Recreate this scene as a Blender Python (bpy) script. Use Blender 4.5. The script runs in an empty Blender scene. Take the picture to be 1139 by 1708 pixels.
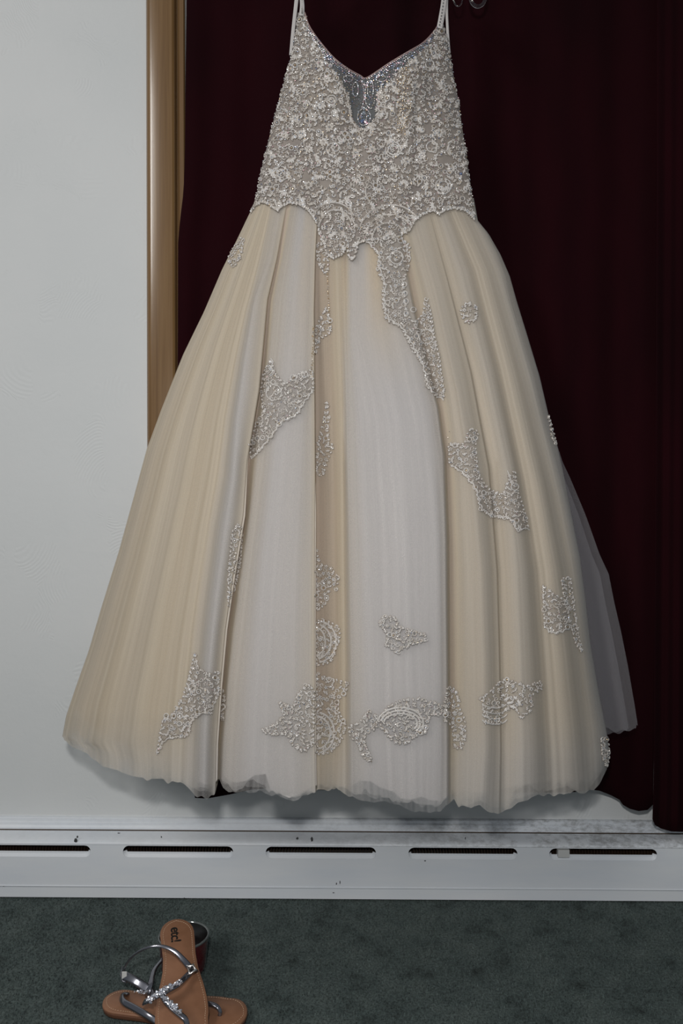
import bpy, bmesh, math, random
import numpy as np
from mathutils import Vector, Matrix
from mathutils.bvhtree import BVHTree

random.seed(7); np.random.seed(7)
S = bpy.context.scene
COL = S.collection

# ------------------------------------------------------------------ camera
F = 1250.0; CX, CY = 569.5, 854.0
H = 0.779; DW = 1.56                      # eye height, distance from the wall plane (y = 0)
ROLL = math.radians(0.37); CR, SR = math.cos(ROLL), math.sin(ROLL)
cam_d = bpy.data.cameras.new('camera'); cam = bpy.data.objects.new('camera', cam_d); COL.objects.link(cam)
cam_d.sensor_fit = 'HORIZONTAL'; cam_d.sensor_width = 36; cam_d.lens = F / 1139 * 36
cam_d.clip_start = 0.02
cam.matrix_world = Matrix(((CR, -SR, 0, 0), (0, 0, -1, -DW), (SR, CR, 0, H), (0, 0, 0, 1)))
S.camera = cam

# ------------------------------------------------------------------ light
w = bpy.data.worlds.new('world'); S.world = w; w.use_nodes = True
w.node_tree.nodes['Background'].inputs[0].default_value = (0.80, 0.90, 1.0, 1)
w.node_tree.nodes['Background'].inputs[1].default_value = 0.16
def area(name, loc, target, size, power, col, sy=None):
    l = bpy.data.lights.new(name, 'AREA'); l.energy = power; l.color = col; l.size = size
    if sy: l.shape = 'RECTANGLE'; l.size_y = sy
    o = bpy.data.objects.new(name, l); COL.objects.link(o); o.location = loc
    o.rotation_euler = (Vector(target) - Vector(loc)).to_track_quat('-Z', 'Y').to_euler()
    return o
area('room_window_high', (-2.0, -2.6, 2.75), (0.0, 0, 0.9), 0.7, 34, (1.0, 0.975, 0.94), 1.1)
area('front_fill', (-0.55, -2.7, 0.95), (0.0, 0, 0.7), 1.3, 1.5, (0.97, 0.98, 1.0), 1.0)  # added soft fill from the front, no window stands there
area('flash', (-0.04, -1.66, 1.04), (0.0, 0, 0.8), 0.07, 9.2, (1.0, 0.99, 0.98), 0.05)
S.view_settings.view_transform = 'Standard'; S.view_settings.look = 'None'
S.view_settings.gamma = 1; S.view_settings.use_curve_mapping = False
S.view_settings.exposure = 0.0
S.cycles.transparent_max_bounces = 24
S.cycles.max_bounces = 8

# ------------------------------------------------------------------ helpers
def ray(px, py):
    dx, dy = px - CX, py - CY
    return Vector(((dx * CR + dy * SR) / F, 1.0, -(-dx * SR + dy * CR) / F))
EYE = Vector((0, -DW, H))
def P(px, py, Y):                          # a point of the photo at world depth y = Y
    return EYE + ray(px, py) * (Y + DW)
def Pz(px, py, z):                         # a point of the photo at height z
    r = ray(px, py); return EYE + r * ((z - H) / r.z)
def lerp(a, b, t): return a + (b - a) * t
def ipy(pts, y):                           # x at y along a polyline given as (x, y), y rising
    return float(np.interp(y, [p[1] for p in pts], [p[0] for p in pts]))
def ipx(pts, x):
    return float(np.interp(x, [p[0] for p in pts], [p[1] for p in pts]))
def smooth(t): t = max(0, min(1, t)); return t * t * (3 - 2 * t)

def empty(name, loc=(0, 0, 0)):
    o = bpy.data.objects.new(name, None); COL.objects.link(o); o.location = loc; o.empty_display_size = .05
    return o
def tag(o, label=None, cat=None, group=None, kind=None):
    if label: o['label'] = label
    if cat: o['category'] = cat
    if group: o['group'] = group
    if kind: o['kind'] = kind
    return o
def link(name, me, mats, parent=None, sm=True):
    for m in (mats if isinstance(mats, (list, tuple)) else [mats]): me.materials.append(m)
    if sm: me.polygons.foreach_set('use_smooth', [True] * len(me.polygons))
    o = bpy.data.objects.new(name, me); COL.objects.link(o)
    if parent:
        o.parent = parent; o.matrix_parent_inverse = Matrix.Translation(-parent.location)
    return o
def mesh(name, V, Fc, mats, parent=None, sm=True, mi=None):
    me = bpy.data.meshes.new(name); me.from_pydata([tuple(v) for v in V], [], Fc); me.update()
    o = link(name, me, mats, parent, sm)
    if mi is not None: me.polygons.foreach_set('material_index', mi)
    return o
def bm_obj(name, bm, mats, parent=None, sm=False):
    me = bpy.data.meshes.new(name); bmesh.ops.recalc_face_normals(bm, faces=bm.faces[:]); bm.to_mesh(me); bm.free()
    return link(name, me, mats, parent, sm)
def box(bm, a, b, bev=0):
    r = bmesh.ops.create_cube(bm, size=1)
    vs = r['verts']
    for v in vs:
        v.co = Vector([lerp(a[i], b[i], v.co[i] + .5) for i in range(3)])
    if bev:
        es = list({e for v in vs for e in v.link_edges})
        bmesh.ops.bevel(bm, geom=es, offset=bev, segments=2, affect='EDGES', profile=.6)
def bevel_mod(o, wd, seg=2):
    m = o.modifiers.new('bevel', 'BEVEL'); m.width = wd; m.segments = seg; m.limit_method = 'ANGLE'
def grid_faces(nc, nr, off=0, close=False):
    f = []
    cc = nc if close else nc - 1
    for i in range(nr - 1):
        for j in range(cc):
            a = off + i * nc + j; b = off + i * nc + (j + 1) % nc
            f.append((a, b, b + nc, a + nc))
    return f
def tube_data(pts, rad, seg=6, V=None, Fc=None):
    V = [] if V is None else V; Fc = [] if Fc is None else Fc
    n = len(pts); up = Vector((0.13, -0.97, 0.2)); start = len(V)
    for i, p in enumerate(pts):
        t = (pts[min(i + 1, n - 1)] - pts[max(i - 1, 0)])
        if t.length < 1e-9: t = Vector((0, 0, 1))
        t.normalize(); a = t.cross(up)
        if a.length < 1e-3: a = t.cross(Vector((1, 0, 0)))
        a.normalize(); b = t.cross(a)
        r = rad[i] if isinstance(rad, (list, tuple)) else rad
        for k in range(seg):
            an = 2 * math.pi * k / seg
            V.append(p + a * math.cos(an) * r + b * math.sin(an) * r)
    for i in range(n - 1):
        for k in range(seg):
            a0 = start + i * seg + k; b0 = start + i * seg + (k + 1) % seg
            Fc.append((a0, b0, b0 + seg, a0 + seg))
    Fc.append(tuple(start + k for k in range(seg))[::-1]); Fc.append(tuple(start + (n - 1) * seg + k for k in range(seg)))
    return V, Fc
def spline(pts, n=24):                     # Catmull-Rom through 3D points
    pts = [Vector(p) for p in pts]
    if len(pts) < 3: return [pts[0].lerp(pts[-1], i / n) for i in range(n + 1)]
    e = [pts[0] * 2 - pts[1]] + pts + [pts[-1] * 2 - pts[-2]]; out = []
    m = len(pts) - 1
    for i in range(n + 1):
        t = i / n * m; k = min(int(t), m - 1); u = t - k
        a, b, c, d = e[k:k + 4]
        out.append(0.5 * (2 * b + (c - a) * u + (2 * a - 5 * b + 4 * c - d) * u * u + (3 * b - a - 3 * c + d) * u ** 3))
    return out
def ribbon(name, pts, wid, th, mat, parent, nrm=None, n=28, arch=0.0):   # flat strap with thickness along a spline
    c = spline(pts, n); V = []
    for i, p in enumerate(c):
        t = (c[min(i + 1, n)] - c[max(i - 1, 0)]).normalized()
        u = i / n
        nn = nrm(u) if callable(nrm) else Vector(nrm)
        s = t.cross(nn).normalized(); nn = s.cross(t).normalized()
        ww = wid(u) if callable(wid) else wid
        for q, r in ((-1, -1), (-.5, -1), (.5, -1), (1, -1), (1, 1), (.5, 1 + arch), (-.5, 1 + arch), (-1, 1)):
            V.append(p + s * q * ww / 2 + nn * r * th / 2)
    Fc = grid_faces(8, n + 1, close=True)
    Fc.append(tuple(range(8))[::-1]); Fc.append(tuple(n * 8 + k for k in range(8)))
    o = mesh(name, V, Fc, mat, parent)
    return o
def inpoly(x, y, poly):
    c = False; n = len(poly); j = n - 1
    for i in range(n):
        xi, yi = poly[i]; xj, yj = poly[j]
        if (yi > y) != (yj > y) and x < (xj - xi) * (y - yi) / (yj - yi) + xi: c = not c
        j = i
    return c

# ------------------------------------------------------------------ materials
def mat(name, col=(.5, .5, .5), rough=.6, metal=0, **kw):
    m = bpy.data.materials.new(name); m.use_nodes = True
    b = m.node_tree.nodes['Principled BSDF']
    b.inputs['Base Color'].default_value = (*col, 1); b.inputs['Roughness'].default_value = rough
    b.inputs['Metallic'].default_value = metal
    for k, v in kw.items():
        k = k.replace('_', ' ')
        if k in b.inputs: b.inputs[k].default_value = v
    return m
class NT:
    def __init__(s, m): s.t = m.node_tree; s.n = s.t.nodes; s.b = s.n['Principled BSDF']
    def add(s, typ, **kw):
        x = s.n.new(typ)
        for k, v in kw.items(): setattr(x, k, v)
        return x
    def l(s, a, b): s.t.links.new(a, b)
    def math(s, op, a, b=None, clamp=False):
        x = s.n.new('ShaderNodeMath'); x.operation = op; x.use_clamp = clamp
        for i, q in enumerate((a, b)):
            if q is None: continue
            if isinstance(q, (int, float)): x.inputs[i].default_value = q
            else: s.l(q, x.inputs[i])
        return x.outputs[0]
    def coord(s, scale=(1, 1, 1)):
        tc = s.n.new('ShaderNodeNewGeometry'); mp = s.n.new('ShaderNodeMapping')
        mp.inputs['Scale'].default_value = scale; s.l(tc.outputs['Position'], mp.inputs[0]); return mp.outputs[0]
    def noise(s, scale, detail=3, vec=None, rough=.55, dist=0):
        x = s.n.new('ShaderNodeTexNoise'); x.inputs['Scale'].default_value = scale; x.inputs['Detail'].default_value = detail
        x.inputs['Roughness'].default_value = rough; x.inputs['Distortion'].default_value = dist
        if vec is not None: s.l(vec, x.inputs[0])
        return x.outputs[0]
    def ramp(s, f, stops):
        x = s.n.new('ShaderNodeValToRGB'); e = x.color_ramp.elements
        while len(e) < len(stops): e.new(.5)
        for k, (p, c) in enumerate(stops):
            e[k].position = p; e[k].color = (*c, 1) if len(c) == 3 else c
        s.l(f, x.inputs[0]); return x.outputs[0]
    def mix(s, f, a, b, mode='MIX'):
        x = s.n.new('ShaderNodeMix'); x.data_type = 'RGBA'; x.blend_type = mode
        for i, q in ((0, f), (6, a), (7, b)):
            if isinstance(q, (int, float)): x.inputs[i].default_value = q
            elif isinstance(q, tuple): x.inputs[i].default_value = (*q, 1)
            else: s.l(q, x.inputs[i])
        return x.outputs[2]
    def bump(s, h, strength=.3, dist=.002):
        x = s.n.new('ShaderNodeBump'); x.inputs['Strength'].default_value = strength; x.inputs['Distance'].default_value = dist
        s.l(h, x.inputs['Height']); s.l(x.outputs[0], s.b.inputs['Normal']); return x
g3 = lambda v: (v, v, v)

# plaster wall: swirled trowel relief
M_wall = mat('plaster', (.62, .63, .62), .62); t = NT(M_wall)
pos = t.coord()
vo = t.add('ShaderNodeTexVoronoi', feature='F1'); vo.inputs['Scale'].default_value = 5.5
nz = t.noise(9, 2, pos)
va = t.add('ShaderNodeVectorMath', operation='ADD'); t.l(pos, va.inputs[0])
vs = t.add('ShaderNodeVectorMath', operation='SCALE'); t.l(nz, vs.inputs[0]); vs.inputs[3].default_value = .06
t.l(vs.outputs[0], va.inputs[1]); t.l(va.outputs[0], vo.inputs['Vector'])
rings = t.math('SINE', t.math('MULTIPLY', vo.outputs['Distance'], 190))
strokes = t.math('MULTIPLY', rings, t.math('GREATER_THAN', t.noise(7, 3, pos), .56))
grain = t.noise(60, 4, pos)
hh = t.math('ADD', t.math('MULTIPLY', strokes, .22), t.math('MULTIPLY', grain, .9))
t.bump(hh, .35, .0018)
t.l(t.ramp(t.noise(2.2, 4, pos), [(.3, (.67, .685, .68)), (.7, (.73, .735, .725))]), t.b.inputs['Base Color'])

# varnished wood
M_wood = mat('varnished_wood', (.25, .15, .06), .24, Coat_Weight=.5, Coat_Roughness=.16); t = NT(M_wood)
pos = t.coord((60, 60, 1.6)); n1 = t.noise(1.0, 6, pos, .6, .4)
pos2 = t.coord((260, 260, 6)); n2 = t.noise(1, 3, pos2)
c = t.ramp(t.math('ADD', t.math('MULTIPLY', n1, .7), t.math('MULTIPLY', n2, .3)), [(.33, (.16, .085, .032)), (.5, (.215, .12, .048)), (.68, (.26, .155, .066))])
t.l(c, t.b.inputs['Base Color']); t.bump(n2, .08, .0006)

# velvet curtain
M_velvet = mat('maroon_velvet', (.026, .0022, .0045), .95, Sheen_Weight=.03, Sheen_Roughness=.4, Specular_IOR_Level=.1); t = NT(M_velvet)
t.b.inputs['Sheen Tint'].default_value = (.5, .05, .08, 1)
t.l(t.ramp(t.noise(7, 3, t.coord((1, 1, .35))), [(.3, (.010, .0011, .0022)), (.7, (.017, .0015, .0032))]), t.b.inputs['Base Color'])
t.bump(t.noise(500, 2, t.coord()), .25, .0008)

# painted metal of the heater, with grime on its upper ledge
def heater_paint(name, grime):
    m = mat(name, (.47, .50, .54), .42); t = NT(m); pos = t.coord()
    big = t.noise(5, 4, t.coord((1, 1, 5))); fine = t.noise(70, 5, t.coord((1, 1, 2.2)), .7)
    base = t.ramp(big, [(.3, (.73, .765, .81)), (.7, (.80, .82, .84))])
    gx = t.add('ShaderNodeSeparateXYZ'); gg = t.add('ShaderNodeNewGeometry'); t.l(gg.outputs['Position'], gx.inputs[0])
    mr = t.add('ShaderNodeMapRange'); t.l(gx.outputs[0], mr.inputs[0])
    for i, v in ((1, -.15), (2, .45), (3, .0), (4, 1.0)): mr.inputs[i].default_value = v
    k = t.math('MULTIPLY', mr.outputs[0], grime)
    d = t.math('MULTIPLY', t.math('SUBTRACT', t.math('ADD', fine, t.math('MULTIPLY', t.noise(14, 4, t.coord((1, 1, 4))), .5)), .68), 4, True)
    f = t.math('MULTIPLY', d, t.math('ADD', k, grime * .12), True)
    t.l(t.mix(f, base, (.085, .075, .06)), t.b.inputs['Base Color'])
    t.bump(fine, .1, .0008)
    return m
M_heat = heater_paint('heater_paint', .0)
M_heat_top = heater_paint('heater_paint_grimy', .45)
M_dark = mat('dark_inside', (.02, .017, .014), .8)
M_fin = mat('heater_fin', (.07, .04, .025), .6, .3)
M_rust = mat('rusty_gap', (.07, .05, .035), .9)
M_white = mat('white_plastic', (.62, .62, .6), .5)

# carpet
M_carpet = mat('carpet', (.045, .085, .08), .95); t = NT(M_carpet); pos = t.coord()
c1 = t.ramp(t.noise(16, 5, pos, .65), [(.30, (.030, .040, .037)), (.45, (.066, .088, .083)), (.75, (.098, .122, .113))])
c2 = t.ramp(t.noise(240, 2, pos), [(.3, g3(.55)), (.7, g3(1.35))])
t.l(t.mix(1, c1, c2, 'MULTIPLY'), t.b.inputs['Base Color']); t.bump(t.noise(300, 2, pos), .5, .003)

# fabrics of the gown
M_lining = mat('ivory_satin', (.70, .67, .63), .55, Sheen_Weight=.1, Specular_IOR_Level=.18); t = NT(M_lining)
at = t.add('ShaderNodeAttribute', attribute_name='tint')
t.l(t.mix(t.math('MULTIPLY', t.math('SUBTRACT', at.outputs['Fac'], 1), 2, True), t.mix(at.outputs['Fac'], (.70, .67, .655), (.76, .67, .56)), (.62, .51, .42)), t.b.inputs['Base Color'])  # the tan end paints the shade of the deep folds into the satin
cl = t.add('ShaderNodeAttribute', attribute_name='cloth'); t.bump(t.noise(14, 3, cl.outputs['Vector']), .12, .002)
def sheer(name, ca, cb, use_attr=True, dens=.4, gz=.5):
    m = bpy.data.materials.new(name); m.use_nodes = True; t = NT(m)
    for nd in list(t.n):
        if nd.type == 'BSDF_PRINCIPLED': t.n.remove(nd)
    out = [x for x in t.n if x.type == 'OUTPUT_MATERIAL'][0]
    tr = t.add('ShaderNodeBsdfTransparent'); df = t.add('ShaderNodeBsdfDiffuse'); tl = t.add('ShaderNodeBsdfTranslucent')
    if use_attr:
        at = t.add('ShaderNodeAttribute', attribute_name='tint'); dn = t.add('ShaderNodeAttribute', attribute_name='net_amount')
        col = t.mix(t.math('MULTIPLY', t.math('SUBTRACT', at.outputs['Fac'], 1), 2, True), t.mix(at.outputs['Fac'], ca, cb), (.64, .53, .44)); den = dn.outputs['Fac']  # tan beyond champagne: fold shade and gathered net put into the colour
    else:
        rgb = t.add('ShaderNodeRGB'); rgb.outputs[0].default_value = (*ca, 1); col = rgb.outputs[0]
        v = t.add('ShaderNodeValue'); v.outputs[0].default_value = dens; den = v.outputs[0]
    t.l(col, df.inputs[0]); t.l(col, tl.inputs[0])
    mx = t.add('ShaderNodeMixShader'); mx.inputs[0].default_value = .3; t.l(df.outputs[0], mx.inputs[1]); t.l(tl.outputs[0], mx.inputs[2])
    lw = t.add('ShaderNodeLayerWeight'); lw.inputs[0].default_value = .5
    # fine thread density: streaks along the fall and the net itself; a slanted sheet of net shows more thread
    cl = t.add('ShaderNodeAttribute', attribute_name='cloth'); st = t.noise(55, 3, cl.outputs['Vector'], .6); net = t.noise(900, 1, t.coord())
    d = t.math('ADD', den, t.math('MULTIPLY', t.math('SUBTRACT', st, .5), .5 if use_attr else .0))
    d = t.math('ADD', d, t.math('MULTIPLY', t.math('SUBTRACT', net, .5), .25))
    d = t.math('ADD', d, t.math('MULTIPLY', t.math('POWER', lw.outputs['Facing'], 3), gz), True)
    ms = t.add('ShaderNodeMixShader'); t.l(d, ms.inputs[0]); t.l(tr.outputs[0], ms.inputs[1]); t.l(mx.outputs[0], ms.inputs[2])
    t.l(ms.outputs[0], out.inputs[0])
    return m
M_tulle = sheer('champagne_tulle', (.72, .70, .69), (.77, .68, .545))
M_train = sheer('grey_tulle', (.62, .60, .63), None, False, .22, .25)
M_illusion = sheer('sheer_mesh', (.40, .41, .41), None, False, .5, .2)
M_net = sheer('lace_net', (.60, .55, .51), None, False, .34, .1)
M_nude = mat('nude_mesh', (.30, .255, .225), .7, Sheen_Weight=.2); t = NT(M_nude)
t.l(t.ramp(t.noise(20, 3, t.coord()), [(.3, (.25, .215, .195)), (.7, (.36, .31, .265))]), t.b.inputs['Base Color'])
t.bump(t.noise(700, 2, t.coord()), .3, .0006)
M_petal = mat('lace_thread', (.60, .55, .49), .55); t = NT(M_petal)
t.l(t.ramp(t.noise(45, 2, t.coord()), [(.35, (.58, .53, .475)), (.65, (.70, .655, .615))]), t.b.inputs['Base Color'])
M_petal2 = mat('lace_thread_bright', (.70, .665, .63), .5)
M_edge = mat('lace_outline', (.36, .31, .265), .5, .15)
M_silver = mat('silver_bead', (.88, .83, .78), .27, 1.0)
M_crys = mat('crystal_bead', (.85, .90, .98), .22, .9)
M_pinkc = mat('iridescent_bead', (.95, .66, .72), .24, .9)
M_blue = mat('blue_crystal', (.50, .62, .95), .08, .9)
M_gold = mat('warm_bead', (.72, .55, .36), .2, .9)
M_strap = mat('strap_satin', (.62, .58, .56), .5)
M_trim = mat('neck_binding', (.36, .25, .23), .5)
M_clear = mat('clear_plastic', (1, 1, 1), .03, Transmission_Weight=1.0, IOR=1.48)
M_cling = M_clear

# sandals
M_insole = mat('tan_insole', (.30, .145, .078), .55); t = NT(M_insole)
t.l(t.ramp(t.noise(30, 4, t.coord()), [(.3, (.235, .108, .055)), (.7, (.31, .15, .082))]), t.b.inputs['Base Color']); t.bump(t.noise(600, 2, t.coord()), .15, .0005)
M_sole = mat('brown_sole', (.16, .07, .038), .5)
M_stitch = mat('stitch', (.52, .34, .22), .7)
M_chrome = mat('silver_leather', (.26, .26, .29), .2, .9)
M_ink = mat('black_print', (.008, .007, .006), .6)
M_gem = mat('rhinestone', (.93, .94, 1.0), .2, .9)
M_jar = mat('dark_red_glass', (.085, .004, .008), .06, Coat_Weight=1.0, Transmission_Weight=.15)
M_jar_in = mat('jar_inside', (.012, .008, .008), .35)
M_rim = mat('jar_rim', (.30, .33, .32), .1, .3, Transmission_Weight=.5)

# ================================================================== THE SETTING
XL, XR = -1.6, 1.5
# wall with the window opening behind the curtains
ox0 = P(313, 400, 0).x; ox1 = P(1178, 400, 0).x; oz0, oz1 = 0.47, 1.93
bm = bmesh.new()
for a, b in (((XL, 0, -.05), (ox0, .12, 2.4)), ((ox1, 0, -.05), (XR, .12, 2.4)), ((ox0, 0, -.05), (ox1, .12, oz0)), ((ox0, 0, oz1), (ox1, .12, 2.4))):
    box(bm, a, b)
tag(bm_obj('wall_back', bm, M_wall), kind='structure')
# floor
bm = bmesh.new(); box(bm, (XL, -2.6, -.05), (XR, 0, 0)); floor = tag(bm_obj('floor', bm, M_carpet), kind='structure')
# window behind the curtains
win = tag(empty('window_1', ((ox0 + ox1) / 2, .06, oz0)), kind='structure')
bm = bmesh.new()
for a, b in (((ox0, .045, oz0), (ox0 + .05, .085, oz1)), ((ox1 - .05, .045, oz0), (ox1, .085, oz1)), ((ox0, .045, oz0), (ox1, .085, oz0 + .06)), ((ox0, .045, oz1 - .05), (ox1, .085, oz1)), ((-.02, .045, oz0), (.02, .085, oz1))):
    box(bm, a, b, .003)
bm_obj('window_frame', bm, M_wood, win)
for a, b in ((ox0 + .05, -.02), (.02, ox1 - .05)):
    bm = bmesh.new(); box(bm, (a, .06, oz0 + .06), (b, .066, oz1 - .05)); bm_obj('pane', bm, M_dark, win)
# varnished casing (bullnosed outer edge, stepped inner lip)
def casing(name, xl_t, xl_b, wd, z0, z1, flip=1):
    prof = []
    R = .015
    for k in range(8):
        a = math.pi - k / 7 * math.pi / 2
        prof.append((R + R * math.cos(a), -.006 - R * math.sin(a)))
    prof += [(wd * .55, -.0225), (wd - .006, -.0215), (wd - .002, -.019), (wd, -.014), (wd + .0005, -.004), (wd + .0045, -.004), (wd + .005, -.012), (wd + .008, -.0155),
             (wd + .0165, -.0155), (wd + .0190, -.012), (wd + .0190, .02), (0, .0)]
    V = []; n = len(prof)
    for z, xl in ((z0, xl_b), (z1, xl_t)):
        for (x, y) in prof: V.append((xl + flip * x, y, z))
    f = [(i, (i + 1) % n, (i + 1) % n + n, i + n) for i in range(n)] + [tuple(range(n)), tuple(range(n, 2 * n))[::-1]]
    bm = bmesh.new(); vs = [bm.verts.new(v) for v in V]
    for q in f: bm.faces.new([vs[i] for i in q])
    o = bm_obj(name, bm, M_wood, None, True); tag(o, kind='structure'); o.data.set_sharp_from_angle(angle=.5); return o
zt = 2.0
xl0 = P(245, 0, -.0).x; xl1 = P(247, 750, -.0).x
sl = (xl1 - xl0) / (P(247, 750, 0).z - P(245, 0, 0).z)
xa = lambda z: xl0 + sl * (z - P(245, 0, 0).z)
casing('trim_1', xa(zt), xa(oz0 - .07), P(296, 400, 0).x - P(246, 400, 0).x, oz0 - .07, zt)
wc = P(296, 400, 0).x - P(246, 400, 0).x
casing('trim_2', ox1 + wc + .012, ox1 + wc + .012, wc, oz0 - .07, zt, -1)
bm = bmesh.new(); box(bm, (ox0 - .0, -.02, oz0 - .07), (ox1 + .0, 0, oz0), .004); tag(bm_obj('trim_3', bm, M_wood), kind='structure')
bm = bmesh.new(); box(bm, (ox0, -.02, oz1), (ox1, 0, zt), .004); tag(bm_obj('trim_4', bm, M_wood), kind='structure')

# cut-pile carpet: tufts as one mass over the floor in view
n = 62000
xs = np.random.uniform(-.78, .78, n); ys = np.random.uniform(-.66, -.052, n)
hgt = np.random.uniform(.0018, .0045, n); ang = np.random.uniform(0, 6.28, n); wd_ = np.random.uniform(.0008, .0015, n)
lx = np.random.normal(0, .0012, n); ly = np.random.normal(0, .0012, n)
V = np.zeros((n, 4, 3)); 
for k in range(3):
    V[:, k, 0] = xs + wd_ * np.cos(ang + k * 2.094); V[:, k, 1] = ys + wd_ * np.sin(ang + k * 2.094); V[:, k, 2] = -.0002
V[:, 3, 0] = xs + lx; V[:, 3, 1] = ys + ly; V[:, 3, 2] = hgt
base = np.arange(n) * 4
Fc = np.concatenate([np.stack([base, base + 1, base + 3], 1), np.stack([base + 1, base + 2, base + 3], 1), np.stack([base + 2, base, base + 3], 1)])
me = bpy.data.meshes.new('carpet_pile'); me.from_pydata(V.reshape(-1, 3).tolist(), [], Fc.tolist())
tag(link('carpet_pile', me, M_carpet, floor, False), kind='stuff')

# ================================================================== BASEBOARD HEATER
heater = tag(empty('baseboard_heater', (0, -.03, 0)), 'long white painted metal baseboard heater with slots standing on green carpet', 'heater')
YF = -.060
zf = lambda py, Y: P(CX, py, Y).z
def extrude_x(name, prof, mat_, x0=XL + .02, x1=XR - .02, parent=heater, sm=False):
    n = len(prof); V = [(x0, y, z) for y, z in prof] + [(x1, y, z) for y, z in prof]
    f = [(i, (i + 1) % n, (i + 1) % n + n, i + n) for i in range(n)] + [tuple(range(n)), tuple(range(n, 2 * n))[::-1]]
    bm = bmesh.new(); vs = [bm.verts.new(v) for v in V]
    for q in f: bm.faces.new([vs[i] for i in q])
    o = bm_obj(name, bm, mat_, parent, sm); 
    if sm: o.data.set_sharp_from_angle(angle=.9)
    return o
ztop = zf(1367, -.010); zg = zf(1386, -.014); zh = zf(1388.5, -.018)
zs0 = zf(1413, YF); zs1 = zf(1432.5, YF); zcr = zf(1479, YF); 
extrude_x('back_plate', [(0, .0), (0, ztop), (-.007, ztop), (-.0095, ztop - .0015), (-.0095, ztop - .007), (-.0125, ztop - .0095), (-.0125, ztop - .014), (-.0155, ztop - .0175), (-.0155, zg), (-.005, zg - .004), (-.005, 0)], M_heat_top)
extrude_x('back_gap', [(-.003, .09), (-.003, zg + .0005), (-.0165, zg + .0005), (-.0175, zg - .006), (-.01, .09)], M_rust)
hood = [(-.017, zh - .004), (-.017, zh), (-.0195, zh + .0008)]
for k in range(9):
    a = k / 8
    hood.append((-.022 - (abs(YF) - .022) * math.sin(a * math.pi / 2) ** .9, zh + .0006 - (zh - zf(1411, YF)) * (1 - math.cos(a * math.pi / 2)) ** 1.15))
zlip = zf(1411, YF)
hood += [(YF, zlip - .0006), (YF + .0018, zlip - .0006), (YF + .0018, zlip + .004), (-.03, zh - .004)]
extrude_x('hood', hood, M_heat_top, sm=True)
# front panel with its stadium slots, cut for real
cu = bpy.data.curves.new('panel', 'CURVE'); cu.dimensions = '2D'; cu.fill_mode = 'BOTH'; cu.extrude = .0009; cu.bevel_depth = 0
def spl(pts):
    s = cu.splines.new('POLY'); s.points.add(len(pts) - 1); s.use_cyclic_u = True
    for i, (x, z) in enumerate(pts): s.points[i].co = (x, z, 0, 1)
ztp = zlip - .001
spl([(XL + .02, zcr), (XR - .02, zcr), (XR - .02, ztp), (XL + .02, ztp)])
slots = [(-268, -84), (-32, 151), (205, 389), (443, 627), (681, 863), (916, 1096), (1153, 1333)]
for a, b in slots:
    xa_, xb_ = P(a, 1421, YF).x, P(b, 1421, YF).x; r = (zs0 - zs1) / 2; zc = (zs0 + zs1) / 2
    pts = [(xb_ - r + r * math.cos(q), zc + r * math.sin(q)) for q in [(-90 + 18 * i) * math.pi / 180 for i in range(11)]]
    pts += [(xa_ + r + r * math.cos(q), zc + r * math.sin(q)) for q in [(90 + 18 * i) * math.pi / 180 for i in range(11)]]
    spl(pts)
co = bpy.data.objects.new('tmp', cu); COL.objects.link(co)
me = bpy.data.meshes.new_from_object(co.evaluated_get(bpy.context.evaluated_depsgraph_get())); COL.objects.unlink(co)
me.transform(Matrix(((1, 0, 0, 0), (0, 0, -1, YF + .0009), (0, 1, 0, 0), (0, 0, 0, 1)))); me.name = 'front_panel'
me.materials.clear()
fp = link('front_panel', me, M_heat, heater, False)
# rolled lips round the slots, the damper behind them and the fins
for a, b in slots:
    xa_, xb_ = P(a, 1421, YF).x, P(b, 1421, YF).x; r = (zs0 - zs1) / 2; zc = (zs0 + zs1) / 2
    lo = []
    for i in range(8): q = math.pi + i * math.pi / 14; lo.append(Vector((xa_ + r + r * math.cos(q), YF + .004, zc + r * math.sin(q))))
    for i in range(8): q = 1.5 * math.pi + i * math.pi / 14; lo.append(Vector((xb_ - r + r * math.cos(q), YF + .004, zc + r * math.sin(q))))
    V = []; 
    for p in lo:
        c_ = Vector((max(xa_ + r, min(xb_ - r, p.x)), p.y, zc)); d = (p - c_).normalized()
        V += [p + Vector((0, -.003, 0)), p + Vector((0, .0035, 0)) - d * .006, p + Vector((0, .0045, 0)) - d * .006, p + Vector((0, -.003, 0)) + d * .001]
    n = len(lo); f = []
    for i in range(n - 1):
        for k in range(4): f.append((i * 4 + k, i * 4 + (k + 1) % 4, i * 4 + 4 + (k + 1) % 4, i * 4 + 4 + k))
    mesh('slot_lip', V, f, M_heat, heater, False)
extrude_x('damper', [(YF + .006, .068), (YF + .006, zf(1422.5, YF + .006)), (YF + .0075, zf(1422.5, YF + .0075)), (YF + .0075, .068)], M_heat)
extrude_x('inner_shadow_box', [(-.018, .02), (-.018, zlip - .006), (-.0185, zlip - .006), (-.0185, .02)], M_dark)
bm = bmesh.new()
for i in range(260):
    x = -.75 + i * .006; box(bm, (x, -.044, .03), (x + .0006, -.021, .098))
tag(bm_obj('fin', bm, M_fin, heater), kind='stuff')
extrude_x('kick_panel', [(YF + .0015, .0035), (YF + .0015, zcr - .004), (YF - .0012, zcr - .0026), (YF - .0012, zcr - .0012), (YF + .0015, zcr + .0002), (YF + .004, zcr), (YF + .004, .0035)], M_heat)
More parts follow.
